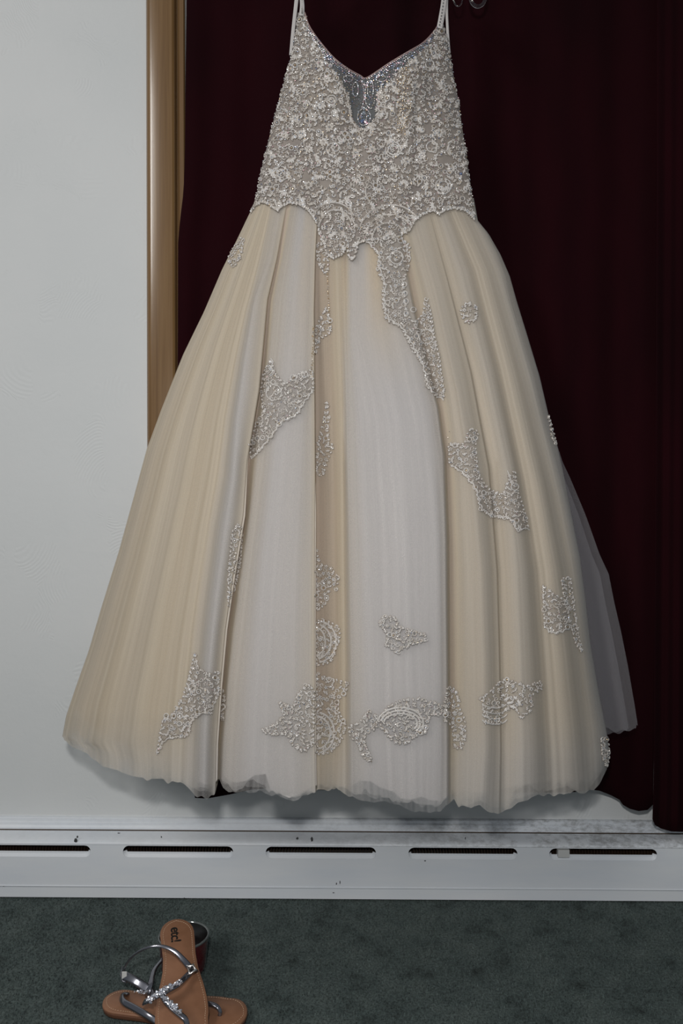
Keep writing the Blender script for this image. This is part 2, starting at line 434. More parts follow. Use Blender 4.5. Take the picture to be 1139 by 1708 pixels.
# chips of lost paint
def blob(name, px, py, rw, rh, Y, mt, parent, seed):
    rr = random.Random(seed); c_ = P(px, py, Y); V = [c_ + Vector((0, -.0005, 0))]; n = 11
    for k in range(n):
        a = k / n * 6.283; q = rr.uniform(.6, 1.15)
        V.append(c_ + Vector((rw * q * math.cos(a), 0.0002, rh * q * math.sin(a))))
    return mesh(name, V, [(0, 1 + k, 1 + (k + 1) % n) for k in range(n)], mt, parent, False)
M_chip = mat('bare_metal', (.05, .05, .05), .7)
for i, (px, py, a, b, Y) in enumerate([(126, 1402, .0033, .006, YF + .002), (129, 1396, .002, .003, YF + .004), (198, 1390, .0025, .002, -.03), (269, 1396, .0016, .002, YF + .004), (496, 1398, .0028, .0028, YF + .003), (520, 1400, .0026, .0045, YF + .003),
        (561, 1474, .001, .003, YF), (567, 1472, .0012, .0045, YF), (556, 1489, .0022, .001, YF), (6, 1478, .002, .0012, YF), (709, 1436, .002, .0015, YF), (776, 1398, .0012, .002, YF + .003), (307, 1498, .0016, .0012, YF)]):
    blob('paint_chip', px, py, a, b, Y - .0008, M_chip, heater, i)
bm = bmesh.new(); a = P(931, 1431, YF - .002); b = P(950, 1418, YF - .001); box(bm, (a.x, YF - .001, a.z), (b.x, YF + .010, b.z), .0006)
tag(bm_obj('tab', bm, M_white, heater), 'small white tab inside the right slot')

# ================================================================== CURTAINS
rod = tag(empty('curtain_rod', (0, -.07, 2.06)), 'slim brass rod above the window carrying the maroon curtains', 'curtain rod')
M_brass = mat('brass', (.5, .36, .14), .3, 1)
V, f = tube_data([Vector((-.40, -.07, 2.06)), Vector((.9, -.07, 2.06))], .009, 12); mesh('rail', V, f, M_brass, rod)
for x in (-.36, .86):
    V, f = tube_data([Vector((x, -.07, 2.06)), Vector((x, 0.0, 2.06))], .006, 10); mesh('bracket', V, f, M_brass, rod)
def curtain(name, edgeL, edgeR, hem, label, ph, nf, Yb, amp, y0=-185):
    nc, nr = 260, 60; V = []
    for back in (0, 1):
        for i in range(nr):
            v = i / (nr - 1)
            for j in range(nc):
                u = j / (nc - 1)
                px1 = lerp(edgeL[-1][0], edgeR[-1][0], u); yh = ipx(hem, px1)
                py = lerp(y0, yh, v)
                px = lerp(ipy(edgeL, py), ipy(edgeR, py), u)
                k = .35 + .65 * v
                Y = Yb - amp * k * (.55 * math.sin(u * nf * 6.283 + ph + .5 * math.sin(v * 2)) + .3 * math.sin(u * nf * 2.3 * 6.283 + 1.7 * ph) + .15 * math.sin(u * 61 + v * 1.2))
                Y = min(Y, -.030)
                V.append(P(px, py, Y + .0025 * back))
    N = nc * nr; f = grid_faces(nc, nr); f += [tuple(q[::-1]) for q in grid_faces(nc, nr, N)]
    for j in range(nc - 1): f.append((j + 1, j, N + j, N + j + 1)); a = (nr - 1) * nc + j; f.append((a, a + 1, N + a + 1, N + a))
    for i in range(nr - 1): a = i * nc; f.append((a, a + nc, N + a + nc, N + a)); a += nc - 1; f.append((a + nc, a, N + a, N + a + nc))
    return tag(mesh(name, V, f, M_velvet), label, 'curtain', 'maroon curtains')
curtain('velvet_curtain', [(311, -185), (311, 0), (308, 270), (306, 320), (301, 360), (297, 400), (296, 700), (300, 1000), (312, 1200), (325, 1331)],
        [(1100, -185), (1096, 300), (1094, 900), (1091, 1200), (1089, 1335)],
        [(325, 1331), (345, 1332), (385, 1325), (420, 1317), (460, 1314), (545, 1318), (570, 1308), (620, 1292), (720, 1300), (760, 1330), (790, 1318), (860, 1322), (935, 1322), (960, 1321), (985, 1317), (1000, 1319), (1020, 1327), (1033, 1334), (1038, 1342), (1050, 1349), (1065, 1353), (1080, 1351), (1089, 1342)],
        'wide dark maroon velvet curtain hanging behind the ball gown', .6, 5, -.055, .022)
curtain('velvet_curtain', [(1096, -185), (1095, 300), (1092, 900), (1090, 1300), (1088, 1368)], [(1285, -185), (1285, 1380)],
        [(1088, 1366), (1092, 1376), (1102, 1382), (1120, 1387), (1150, 1388), (1185, 1380), (1230, 1372), (1285, 1380)],
        'narrow dark maroon velvet curtain at the right edge, hanging lower', 2.2, 1.5, -.066, .02)

# ================================================================== BALL GOWN
YC = -.165
gown = tag(empty('ball_gown', (P(560, 1300, YC).x, YC, P(560, 1320, YC).z)), 'champagne tulle ball gown with beaded lace bodice hanging in front of the curtain', 'dress')
SIL_L = [(430, 330), (415, 358), (395, 400), (370, 450), (340, 520), (305, 592), (270, 680), (245, 748), (220, 840), (198, 920), (170, 1010), (148, 1085), (125, 1150), (110, 1195), (104, 1228)]
SIL_R = [(790, 330), (797, 368), (815, 390), (835, 425), (850, 460), (862, 503), (878, 555), (900, 628), (916, 697), (930, 745), (938, 780), (954, 860), (968, 930), (977, 1000), (986, 1080), (1000, 1160), (1012, 1220), (1017, 1262)]
# guides: polyline, extra forward depth (mm) at the hem, colour 0 ivory..1 champagne, above it tan painted for deep-fold shade and gathered net; net density
G = [
 (SIL_L, 0, 1, .62),
 (None, .10, 5, .8, .6), (None, .23, 2, .9, .55), (None, .34, 6, 1, .66), (None, .50, 3, .85, .58), (None, .60, 7, 1, .66), (None, .78, 1, .95, .64), (None, .90, 4, 1.05, .7),
 ([(455, 340), (437, 430), (414, 520), (398, 600), (382, 700), (372, 790), (356, 880), (345, 960), (333, 1050), (327, 1120), (322, 1220), (318, 1312)], 2, .6, .5),
 ([(466, 340), (450, 430), (424, 500), (408, 600), (395, 700), (387, 800), (374, 880), (358, 1000), (346, 1120), (340, 1220), (338, 1322)], 27, .12, .22),
 ([(477, 340), (461, 430), (445, 500), (431, 650), (411, 770), (405, 860), (388, 960), (375, 1050), (366, 1150), (360, 1240), (358, 1328)], 8, .75, .5),
 ([(480, 340), (464, 430), (448, 500), (434, 650), (414, 770), (407, 860), (391, 960), (378, 1050), (369, 1150), (362, 1240), (361, 1325)], -28, 1.5, .75),
 ([(489, 342), (474, 430), (460, 500), (448, 620), (434, 740), (420, 850), (405, 960), (392, 1060), (381, 1150), (374, 1240), (370, 1316)], -4, .4, .38),
 ([(505, 350), (492, 450), (485, 560), (470, 700), (452, 850), (436, 1000), (425, 1150), (420, 1322)], 14, .08, .2),
 ([(515, 355), (511, 450), (508, 560), (501, 700), (492, 850), (485, 1000), (480, 1150), (482, 1330)], 16, .14, .24),
 ([(522, 365), (517, 450), (515, 560), (516, 700), (515, 850), (514, 1000), (514, 1150), (514, 1326)], 12, .35, .36),
 ([(528, 372), (525, 430), (523, 520), (524, 650), (525, 800), (524, 950), (524, 1100), (525, 1250), (526, 1322)], 10, .8, .6),
 ([(530, 374), (527, 430), (525, 520), (526, 650), (527, 800), (526, 950), (526, 1100), (527, 1250), (528, 1318)], -32, 1.4, .7),
 ([(545, 425), (546, 560), (550, 700), (553, 900), (555, 1100), (555, 1250), (552, 1314)], -30, 1.25, .6),
 ([(562, 428), (566, 560), (570, 700), (572, 900), (574, 1100), (574, 1220), (574, 1325)], -16, .95, .5),
 ([(575, 424), (577, 560), (580, 700), (584, 900), (588, 1100), (588, 1220), (590, 1335)], 1, .3, .3),
 ([(588, 415), (587, 560), (606, 700), (614, 900), (618, 1100), (622, 1220), (628, 1338)], 8, .07, .2),
 ([(604, 408), (600, 560), (636, 700), (650, 900), (655, 1100), (655, 1220), (660, 1342)], 11, .05, .18),
 ([(622, 402), (640, 560), (672, 700), (682, 900), (688, 1100), (694, 1250), (694, 1350)], 14, .03, .16),
 ([(645, 395), (680, 560), (712, 700), (722, 800), (728, 900), (730, 1100), (731, 1250), (728, 1350)], 16, .05, .18),
 ([(662, 388), (697, 560), (728, 680), (738, 760), (742, 900), (744, 1100), (745, 1250), (745, 1338)], 9, .25, .3),
 ([(668, 385), (703, 560), (734, 680), (745, 760), (750, 900), (751, 1100), (752, 1250), (752, 1336)], -12, 1.3, .62),
 ([(680, 368), (716, 500), (750, 650), (768, 800), (776, 950), (778, 1100), (778, 1250), (776, 1345)], -5, .7, .5),
 ([(692, 362), (726, 480), (764, 650), (790, 800), (803, 950), (808, 1100), (809, 1250), (803, 1347)], 9, .6, .48),
 ([(714, 352), (746, 470), (784, 620), (814, 780), (828, 950), (832, 1100), (834, 1250), (832, 1350)], -2, .75, .56),
 ([(717, 352), (749, 470), (787, 620), (817, 780), (831, 950), (835, 1100), (837, 1250), (836, 1350)], -12, .8, .56),
 ([(735, 348), (772, 450), (815, 620), (850, 780), (866, 950), (873, 1100), (878, 1250), (878, 1338)], 8, .55, .48),
 ([(752, 348), (795, 450), (838, 620), (876, 800), (900, 950), (912, 1100), (922, 1250), (925, 1325)], -7, .8, .55),
 ([(768, 350), (812, 450), (858, 620), (900, 800), (928, 950), (945, 1100), (958, 1220), (965, 1316)], 7, .7, .52),
 ([(780, 350), (826, 450), (880, 640), (925, 820), (950, 950), (968, 1100), (982, 1220), (988, 1305)], -5, .65, .46),
 (SIL_R, 0, .25, .36),
]
HEM_T = [(104, 1228), (115, 1240), (145, 1260), (172, 1281), (195, 1286), (235, 1299), (262, 1303), (300, 1308), (325, 1324), (340, 1327), (357, 1328), (360, 1322), (364, 1302), (372, 1313), (392, 1322), (430, 1318), (470, 1330), (497, 1333), (524, 1323), (528, 1317), (545, 1318), (560, 1314), (600, 1332), (645, 1340), (680, 1348), (707, 1354), (735, 1350), (748, 1336), (757, 1330), (765, 1346), (785, 1350), (800, 1342), (820, 1353), (845, 1351), (865, 1338), (900, 1327), (925, 1326), (948, 1320), (975, 1322), (990, 1316), (1003, 1298), (1012, 1284), (1017, 1262)]
HEM_L = [(104, 1175), (125, 1188), (170, 1222), (240, 1255), (300, 1278), (322, 1302), (340, 1309), (355, 1306), (364, 1290), (380, 1304), (392, 1305), (408, 1302), (421, 1293), (440, 1291), (448, 1316), (475, 1333), (480, 1331), (497, 1325), (512, 1316), (526, 1310), (545, 1303), (582, 1312), (600, 1302), (618, 1303), (634, 1313), (657, 1321), (668, 1332), (684, 1334), (703, 1329), (719, 1335), (737, 1336), (745, 1329), (752, 1316), (790, 1322), (830, 1318), (870, 1308), (930, 1302), (975, 1300), (1003, 1272), (1017, 1225)]
polyA, polyB = SIL_L, G[8][0]
guides = []
for g in G:
    if g[0] is None:
        k = g[1]; ys = list(range(335, 1300, 60)) + [1240]; ys.sort()
        y1 = lerp(1228, 1312, k); pl = [(lerp(ipy(polyA, y), ipy(polyB, y), k ** (1.0 + .25 * (1 - k))), y) for y in ys if y < y1]
        # at the hem follow both ends
        pl.append((lerp(104, 318, k), y1)); guides.append((pl, g[2], g[3], g[4]))
    else: guides.append(g)
NG = len(guides); NC = 900; NR = 150
colg = []                                   # column positions: guide index + fraction, spread by hem width
endx = [g[0][-1][0] for g in guides]
cum = [0]
for a, b in zip(endx[:-1], endx[1:]): cum.append(cum[-1] + max(abs(b - a), 3) + 4)
for j in range(NC):
    q = j / (NC - 1) * cum[-1]; i = min(int(np.searchsorted(cum, q, 'right')) - 1, NG - 2)
    colg.append((i, (q - cum[i]) / (cum[i + 1] - cum[i])))
rng = np.random.RandomState(3)
def noise1(L, n, seed):                    # smooth 1D noise
    r = np.random.RandomState(seed); k = r.uniform(-1, 1, L + 3); x = np.linspace(0, L, n); i = np.floor(x).astype(int); t_ = x - i; t_ = t_ * t_ * (3 - 2 * t_)
    return k[i] * (1 - t_) + k[i + 1] * t_
pleat = .35 * noise1(150, NC, 1) + .6 * noise1(75, NC, 2) + 1.1 * noise1(38, NC, 5)
pleat_t = noise1(90, NC, 11); rag2 = 3 * noise1(120, NC, 31) + 3 * noise1(50, NC, 32); rag = 3.2 * noise1(110, NC, 8) + 3 * noise1(45, NC, 9); dn_n = noise1(170, NC, 21)
TOPT = {590: 1.35, 628: .1, 660: .15, 694: 1.1, 728: .35, 420: .1, 482: .5}
def build_skirt(layer):
    V = np.zeros((NR, NC, 3)); T = np.zeros((NR, NC)); D = np.zeros((NR, NC))
    for j, (gi, fr) in enumerate(colg):
        ga, gb = guides[gi], guides[gi + 1]
        xe = lerp(ga[0][-1][0], gb[0][-1][0], fr)
        y0 = lerp(ga[0][0][1], gb[0][0][1], fr) - 16 * min(1, min(gi + fr, NG - 1 - gi - fr) / 2)
        hy = ipx(HEM_T, xe) + rag[j] * (1 if 108 < xe < 1010 else .2)
        if layer == 1: hy = min(ipx(HEM_L, xe), hy - 3)
        if layer == 2: hy = ipx(HEM_T, xe) - 7 + rag2[j]
        if layer == 3: hy = lerp(ipx(HEM_T, xe), ipx(HEM_L, xe), .55) - 2 * rag2[(j + 90) % NC]
        sa = smooth(fr)
        for i in range(NR):
            v = i / (NR - 1); py = lerp(y0, hy, v)
            xa_, xb_ = ipy(ga[0], py), ipy(gb[0], py); px = lerp(xa_, xb_, fr)
            L_, R_ = ipy(SIL_L, py), ipy(SIL_R, py); s = max(-1, min(1, (px - L_) / (R_ - L_) * 2 - 1))
            tt = (py - 335) / 985
            dep = lerp(.042, .175, smooth(tt) ** .8)
            e = math.sqrt(max(0, 1 - abs(s) ** 2.4))
            kk = (.05 + .95 * min(1, max(0, tt * 2.0)))
            off = lerp(ga[1], gb[1], sa) * .001 * kk * min(1, e * 2.2)
            pl = pleat[j] * .0016 * (.25 + 1.05 * tt) * min(1, e * 2)
            fl = .004 * math.sin(j * .02 + tt * 5) * tt
            Y = YC - dep * e - off - pl - fl
            if layer >= 2:
                Y += (.003 if layer == 2 else .0055) * e; px += 1.5 * (-s) * smooth(tt * 3) - (9 * smooth((s - .7) * 3.3) * (smooth(tt * 5) - smooth((tt - .38) * 6)) if s > .7 else 0)
            if layer == 1:
                ins = lerp(2, 6, smooth((tt - .02) * 2)); rins = lerp(2, 14, smooth(tt * 5)) if tt < .38 else lerp(14, 3, smooth((tt - .38) * 6))
                px = L_ + ins + (px - L_) * (R_ - L_ - ins - rins) / (R_ - L_)
                Y = YC - (dep - .010) * e - off - pl * .6 - fl
            p = P(px, py, Y); V[i, j] = p
            tn = lerp(ga[2], gb[2], sa); tn += (.55 - tn) * .7 * (1 - smooth((tt - .05) * 3)) if tn < .55 else 0
            ft = 1 - smooth((tt - .03) * 3.3)
            for gg, ww in ((ga, 1 - sa), (gb, sa)):
                if gg[0][-1][0] in TOPT: tn = lerp(tn, TOPT[gg[0][-1][0]], ft * ww)
            T[i, j] = tn * (1 - .5 * smooth((tt - .85) * 7))
            # density of the gathered net: more where it is gathered at the waist, less at the ragged hem
            D[i, j] = lerp(ga[3], gb[3], sa) * (1 + .25 * dn_n[j]) * (1.15 - .15 * tt)
    return V, T, D
def skirt_obj(name, layer, mt):
    V, T, D = build_skirt(layer)
    # back half: a shallow sheet joined at both silhouettes
    nb = 60; B = np.zeros((NR, nb, 3)); TB = np.zeros((NR, nb)); DB = np.full((NR, nb), .35)
    for i in range(NR):
        a, b = V[i, -1], V[i, 0]
        for j in range(nb):
            u = (j + 1) / (nb + 1); q = a * (1 - u) + b * u
            q = q.copy(); q[1] = YC + (.028 if not layer else .018) * math.sin(u * math.pi) ** .5 + .004 * math.sin(u * 40) * i / NR
            if layer: q[2] += .012 * math.sin(u * math.pi) * i / NR
            else: q[2] -= 0
            mid = (0.045 if not layer else .05) * math.sin(u * math.pi) * i / NR
            q[2] -= mid * .1; B[i, j] = q; TB[i, j] = .6
    A = np.concatenate([V, B], 1); Tt = np.concatenate([T, TB], 1).ravel(); Dd = np.concatenate([D, DB], 1).ravel()
    nn = NC + nb
    if layer >= 2: Dd = np.concatenate([D * .6 + (.12 if layer == 2 else .28), DB * .4], 1).ravel()
    me = bpy.data.meshes.new(name); me.from_pydata(A.reshape(-1, 3).tolist(), [], grid_faces(nn, NR, close=True))
    for an, arr in (('tint', Tt), ('net_amount', Dd)):
        at = me.attributes.new(an, 'FLOAT', 'POINT'); at.data.foreach_set('value', arr.astype(np.float32))
    cu_ = np.concatenate([np.interp(np.linspace(0, 1, NC), [0, 1], [0, 2.0]), np.linspace(2.1, 3, nb)])
    cl = np.zeros((NR, nn, 3), np.float32); cl[:, :, 0] = cu_[None, :]; cl[:, :, 1] = np.linspace(0, .05, NR)[:, None]; cl[:, :, 2] = layer
    at = me.attributes.new('cloth', 'FLOAT_VECTOR', 'POINT'); at.data.foreach_set('vector', cl.ravel())
    o = link(name, me, mt, gown)
    return o, V
lining, VL = skirt_obj('satin_lining', 1, M_lining)
for k in (3, 2): skirt_obj('petticoat', k, M_tulle)
tulle, VT = skirt_obj('tulle_skirt', 0, M_tulle)
tag(lining, 'ivory satin lining'); tag(tulle, 'sheer champagne tulle layer')
bvh_skirt = BVHTree.FromPolygons([tuple(v) for v in VT.reshape(-1, 3)], grid_faces(NC, NR))
def hit(px, py, bv):
    r = ray(px, py).normalized(); loc, nrm, idx, d = bv.ray_cast(EYE, r)
    if loc is None: return None
    if nrm.dot(r) > 0: nrm = -nrm
    return loc, nrm, d

# grey tulle train behind on the right
outer = [(880, 640), (930, 745), (938, 770), (952, 800), (977, 860), (1000, 925), (1015, 957), (1024, 1003), (1036, 1055), (1047, 1110), (1059, 1180), (1065, 1219)]
for q, (fr_, yb, hm) in enumerate(((1.0, -.135, 0), (.80, -.128, 4))):
    nc, nr = 60, 80; V = []
    for i in range(nr):
        v = i / (nr - 1)
        for j in range(nc):
            u = j / (nc - 1)
            yh = lerp(1205, 1221, u) + 4 * math.sin(u * 9 + 2) + 2 * math.sin(u * 31 + q) + hm - (6 if u > .97 else 0)
            py = lerp(640, yh, v); xo = ipy(outer, py); xi = min(ipy(SIL_R, py) - 60, xo - 5)
            if q: xo = lerp(xi, xo, .86)
            px = lerp(xi, xo, u)
            V.append(P(px, py, yb - .006 * math.sin(u * 14 + q) * v))
    tag(mesh('train', V, grid_faces(nc, nr), M_train, gown), 'grey sheer tulle train')

# ---- bodice
BL = [(497, 20), (495, 40), (489, 82), (481, 110), (470, 150), (459, 190), (450, 225), (441, 262), (433, 295), (428, 325), (421, 345), (417, 358)]
BR = [(739, 38), (745, 62), (750, 90), (757, 130), (765, 170), (771, 215), (776, 250), (782, 290), (788, 330), (792, 368)]
TOP = [(497, 21), (508, 21), (514, 40), (524, 57), (540, 78), (558, 98), (580, 115), (600, 126), (609, 131), (625, 122), (650, 105), (680, 87), (705, 72), (722, 55), (731, 42), (739, 40)]
BOT = [(417, 358), (426, 344), (436, 338), (446, 340), (455, 347), (463, 352), (470, 345), (484, 339), (500, 342), (512, 349), (522, 362), (530, 378), (534, 398), (541, 408), (545, 425), (556, 432), (570, 426), (578, 412), (584, 436), (591, 430), (598, 406), (612, 402), (640, 400), (664, 396), (683, 385), (692, 368), (706, 358), (722, 352), (732, 358), (741, 352), (757, 348), (775, 352), (785, 360), (792, 369)]
def bod_Y(px, py):
    L_, R_ = ipy(BL, py), ipy(BR, py); s = max(-1, min(1, (px - L_) / (R_ - L_) * 2 - 1))
    e = math.sqrt(max(0, 1 - abs(s) ** 3))
    Y = YC - .040 * e
    for bx, by in ((546, 135), (684, 138)):
        Y -= .030 * math.exp(-(((px - bx) / 42) ** 2 + ((py - by) / 62) ** 2)) * e
    Y += e * (.007 * math.exp(-((px - 511 + (py - 60) * .01) / 4.5) ** 2) * smooth((240 - py) / 60) + .004 * math.exp(-((px - 694) / 5) ** 2) * smooth((300 - py) / 60) * smooth((py - 110) / 30))
    Y -= .0022 * math.sin(px * .11 + py * .01) * e + .0015 * math.sin(px * .05 + py * .045)
    if py > 300:
        h_ = hit(px, max(py, 342), bvh_skirt) or hit(px, py + 14, bvh_skirt)
        if h_: Y = lerp(Y, min(Y, h_[0].y - .0014), smooth((py - 300) / 40))
    return Y
SHEER = [(490, 10), (511, 30), (522, 62), (541, 95), (556, 118), (572, 140), (582, 165), (585, 190), (590, 203), (607, 217), (622, 205), (630, 190), (630, 165), (640, 145), (665, 122), (690, 98), (708, 80), (724, 62), (735, 30), (700, 40), (607, 120)]
nc, nr = 150, 120; V = []; pxy = []
us = np.linspace(0, 1, nc)
def u_of(p): L_, R_ = ipy(BL, p[1]), ipy(BR, p[1]); return (p[0] - L_) / (R_ - L_)
tu = [u_of(p) for p in TOP]; ty = [p[1] for p in TOP]
bu = [u_of(p) for p in BOT]; by_ = [p[1] for p in BOT]
for i in range(nr):
    v = i / (nr - 1)
    for u in us:
        y0 = float(np.interp(u, tu, ty)); y1 = float(np.interp(u, bu, by_)); py = lerp(y0, y1, v)
        px = lerp(ipy(BL, py), ipy(BR, py), u); pxy.append((px, py)); V.append(P(px, py, bod_Y(px, py)))
FA = grid_faces(nc, nr); solid, shr = [], []
for q in FA:
    cx = sum(pxy[k][0] for k in q) / 4; cy = sum(pxy[k][1] for k in q) / 4
    (shr if inpoly(cx, cy, SHEER) else solid).append(q)
bvh_bod = BVHTree.FromPolygons([tuple(v) for v in V], FA)
def sub(Vs, fs):
    ids = sorted({k for q in fs for k in q}); mp = {k: i for i, k in enumerate(ids)}
    return [Vs[k] for k in ids], [tuple(mp[k] for k in q) for q in fs]
a, b = sub(V, solid); tag(mesh('bodice', a, b, M_nude, gown), 'nude bodice mesh under the lace')
a, b = sub(V, shr); tag(mesh('illusion_panel', a, b, M_illusion, gown), 'sheer grey mesh in the V neckline')
# low back of the bodice
V = []; nr2 = 50
for i in range(nr2):
    v = i / (nr2 - 1)
    for u in us:
        y0 = 92 + 190 * math.sin(u * math.pi) ** .7; y1 = 352; py = lerp(y0, y1, v); px = lerp(ipy(BL, py), ipy(BR, py), u)
        V.append(P(px, py, YC + .022 * math.sin(u * math.pi) ** .5))
mesh('bodice_back', V, grid_faces(nc, nr2), M_nude, gown)
# neckline binding
pts = []
for (x, y) in TOP[1:-1]:
    pts.append(P(x, y, bod_Y(x, y) - .0005))
Vt, ft = tube_data(spline(pts, 70), .0016, 6); mesh('neckline_binding', Vt, ft, M_trim, gown)
# straps
YS = YC - .012
def sp(name, pts, wd_, mt): 
    return ribbon(name, [P(*p) for p in pts], wd_, .0015, mt, gown, (0, -1, 0), 20)
tag(sp('strap', [(503, 26, YS - .01), (504, 10, YS - .005), (503, -15, YC), (508, -52, YC + .01)], lambda u: lerp(.0095, .0075, min(1, u * 2)), M_strap), 'left front strap studded with beads')
tag(sp('strap', [(733, 47, YS - .01), (737, 25, YS - .006), (741, -2, YC), (743, -42, YC + .01)], lambda u: .0105, M_strap), 'right front strap studded with beads')
tag(sp('strap', [(485, 92, YC + .004), (489, 50, YC + .012), (494, 5, YC + .016), (500, -50, YC + .014)], lambda u: lerp(.006, .0078, u), M_strap), 'left plain back strap')
tag(sp('strap', [(749, 88, YC + .004), (746, 45, YC + .012), (745, 5, YC + .016), (748, -42, YC + .014)], lambda u: .0048, M_strap), 'right plain back strap')

# ---- lace and beads
class Lace:
    def __init__(s): s.V = []; s.F = []; s.M = []; s.BV = []; s.BF = []; s.BM = []
    def frame(s, px, py, bv, lift=0):
        h_ = hit(px, py, bv)
        if h_ is None: return None
        p, n, d = h_; n = (n + Vector((0, -1, 0)) * .8).normalized()
        t1 = Vector((1, 0, 0)); t1 = (t1 - n * n.dot(t1)).normalized(); t2 = n.cross(t1)
        if t2.z < 0: t2 = -t2
        return p + n * (.0012 + lift), n, t1, t2, d / F
    def petal(s, px, py, ang, ln, wd_, bv, m=0, edge=True, lift=0):
        fr = s.frame(px, py, bv, lift)
        if fr is None: return
        p, n, t1, t2, k = fr; a = t1 * math.cos(ang) + t2 * math.sin(ang); b = n.cross(a); o = len(s.V); N = 8
        L2, W2 = ln * k / 2, wd_ * k / 2; ek = 1.0
        out = [];
        for r, h0 in ((1.0, .0), (.68, .0009)):
            for i in range(N):
                q = i / N * 6.283; x = math.cos(q); y = math.sin(q) * (1 - .35 * x)
                s.V.append(p + a * x * L2 * r + b * y * W2 * r + n * h0)
        s.V.append(p + n * .0014)
        for i in range(N):
            j = (i + 1) % N
            s.F.append((o + i, o + j, o + N + j, o + N + i)); s.M.append(1 if edge else m)
            s.F.append((o + N + i, o + N + j, o + 2 * N)); s.M.append(m)
    def bead(s, px, py, r, bv, m=0, lift=.0008):
        fr = s.frame(px, py, bv, lift)
        if fr is None: return
        p, n, t1, t2, k = fr; r *= k; o = len(s.BV); ph = random.uniform(0, 1.5); tl = random.uniform(-.5, .5)
        t2 = (t2 + n * tl).normalized(); n2 = t1.cross(t2)
        for i in range(5):
            q = ph + i / 5 * 6.283; s.BV.append(p + t1 * math.cos(q) * r + t2 * math.sin(q) * r - n2 * r * .1)
        if n2.dot(n) < 0: n2 = -n2
        for i in range(5):
            q = ph + i / 5 * 6.283 + .6; s.BV.append(p + (t1 * math.cos(q) + t2 * math.sin(q)) * r * .6 + n2 * r * .7)
        s.BV.append(p + n2 * r * .85)
        for i in range(5):
            j = (i + 1) % 5
            s.BF.append((o + i, o + j, o + 5 + i)); s.BF.append((o + j, o + 5 + j, o + 5 + i)); s.BF.append((o + 5 + i, o + 5 + j, o + 10)); s.BM += [m] * 3
    def cord(s, pl, rad, bv, m=0, lift=.0004):
        pts = []
        k = .001
        for x, y in pl:
            fr = s.frame(x, y, bv, lift)
            if fr is None: continue
            if pts and (fr[0] - pts[-1]).length > .03: continue
            pts.append(fr[0]); k = fr[4]
        if len(pts) < 2: return
        nf = len(s.F); tube_data(pts, rad * k, 4, s.V, s.F); s.M += [m] * (len(s.F) - nf)
    def rosette(s, px, py, r, bv, m=0, n=None):
        n = n or random.choice((5, 5, 6)); a0 = random.uniform(0, 6)
        for i in range(n):
            a = a0 + i / n * 6.283; s.petal(px + math.cos(a) * r * .58, py - math.sin(a) * r * .58, a, r * .85, r * .62, bv, m)
        s.bead(px, py, 1.3, bv, random.choice((0, 0, 1)))
    def ring(s, px, py, r, bv, m=0, beads=True, turns=1.0, a0=0):
        N = int(10 * turns) + 4
        s.cord([(px + r * (1 - .35 * max(0, i / N * turns - 1)) * math.cos(a0 + i / N * turns * 6.283), py + r * (1 - .35 * max(0, i / N * turns - 1)) * math.sin(a0 + i / N * turns * 6.283)) for i in range(N + 1)], .9, bv, m)
        if beads: s.bead(px, py, 1.5, bv, random.choice((0, 1, 4)))
    def curl(s, px, py, r, bv, m=0):
        a0 = random.uniform(0, 6.28); sg = random.choice((-1, 1)); N = 9
        s.cord([(px + r * (1 - i / N * .75) * math.cos(a0 + sg * i * .62), py + r * (1 - i / N * .75) * math.sin(a0 + sg * i * .62)) for i in range(N + 1)], .85, bv, m)
    def spray(s, px, py, r, bv, m=0):
        a0 = random.uniform(0, 6.28)
        for i in range(3):
            a = a0 + (i - 1) * .75; s.petal(px + math.cos(a) * r * .55, py - math.sin(a) * r * .55, a, r * .95, r * .46, bv, m)
    def finish(s, name, parent, label=None, mats=None, bead_label=None):
        o = mesh(name, s.V, s.F, mats or [M_petal, M_edge, M_petal2], parent, False, s.M)
        if label: tag(o, label)
        if s.BV:
            b = mesh('bead', s.BV, s.BF, [M_silver, M_crys, M_pinkc, M_blue, M_gold], o, False, s.BM)
            b.matrix_parent_inverse = Matrix.Identity(4); b.parent = o
            tag(b, bead_label, kind='stuff')
        return o
def poisson(poly, r, tries=None, holes=()):
    xs_ = [p[0] for p in poly]; ys_ = [p[1] for p in poly]; x0, x1, y0, y1 = min(xs_), max(xs_), min(ys_), max(ys_)
    cell = {}; out = []; n = int((x1 - x0) * (y1 - y0) / (r * r) * 9) + 60
    for _ in range(n):
        x, y = random.uniform(x0, x1), random.uniform(y0, y1)
        if not inpoly(x, y, poly): continue
        if any(inpoly(x, y, h_) for h_ in holes): continue
        c_ = (int(x // r), int(y // r)); ok = True
        for i in (-1, 0, 1):
            for j in (-1, 0, 1):
                for q in cell.get((c_[0] + i, c_[1] + j), ()):
                    if (q[0] - x) ** 2 + (q[1] - y) ** 2 < r * r: ok = False
        if ok: cell.setdefault(c_, []).append((x, y)); out.append((x, y))
    return out
def fill(L, poly, bv, r=7.2, br=5.5, bright=.35, holes=(), blue=.06, ros=.22, bs=1.0):
    for x, y in poisson(poly, r, holes=holes):
        q = random.random(); m = 2 if random.random() < bright else 0
        if q < ros: L.rosette(x, y, r * .72, bv, m)
        elif q < .78: L.spray(x, y, r * .95, bv, m)
        elif q < .95: L.curl(x, y, r * .66, bv, m)
        else: L.ring(x, y, r * .62, bv, m)
    for x, y in poisson(poly, br, holes=holes):
        q = random.random(); L.bead(x, y, random.uniform(.7, 1.25) * bs, bv, 3 if q < blue * .4 else 2 if q < blue + .03 else 1 if q < .35 else 4 if q < .5 else 0)
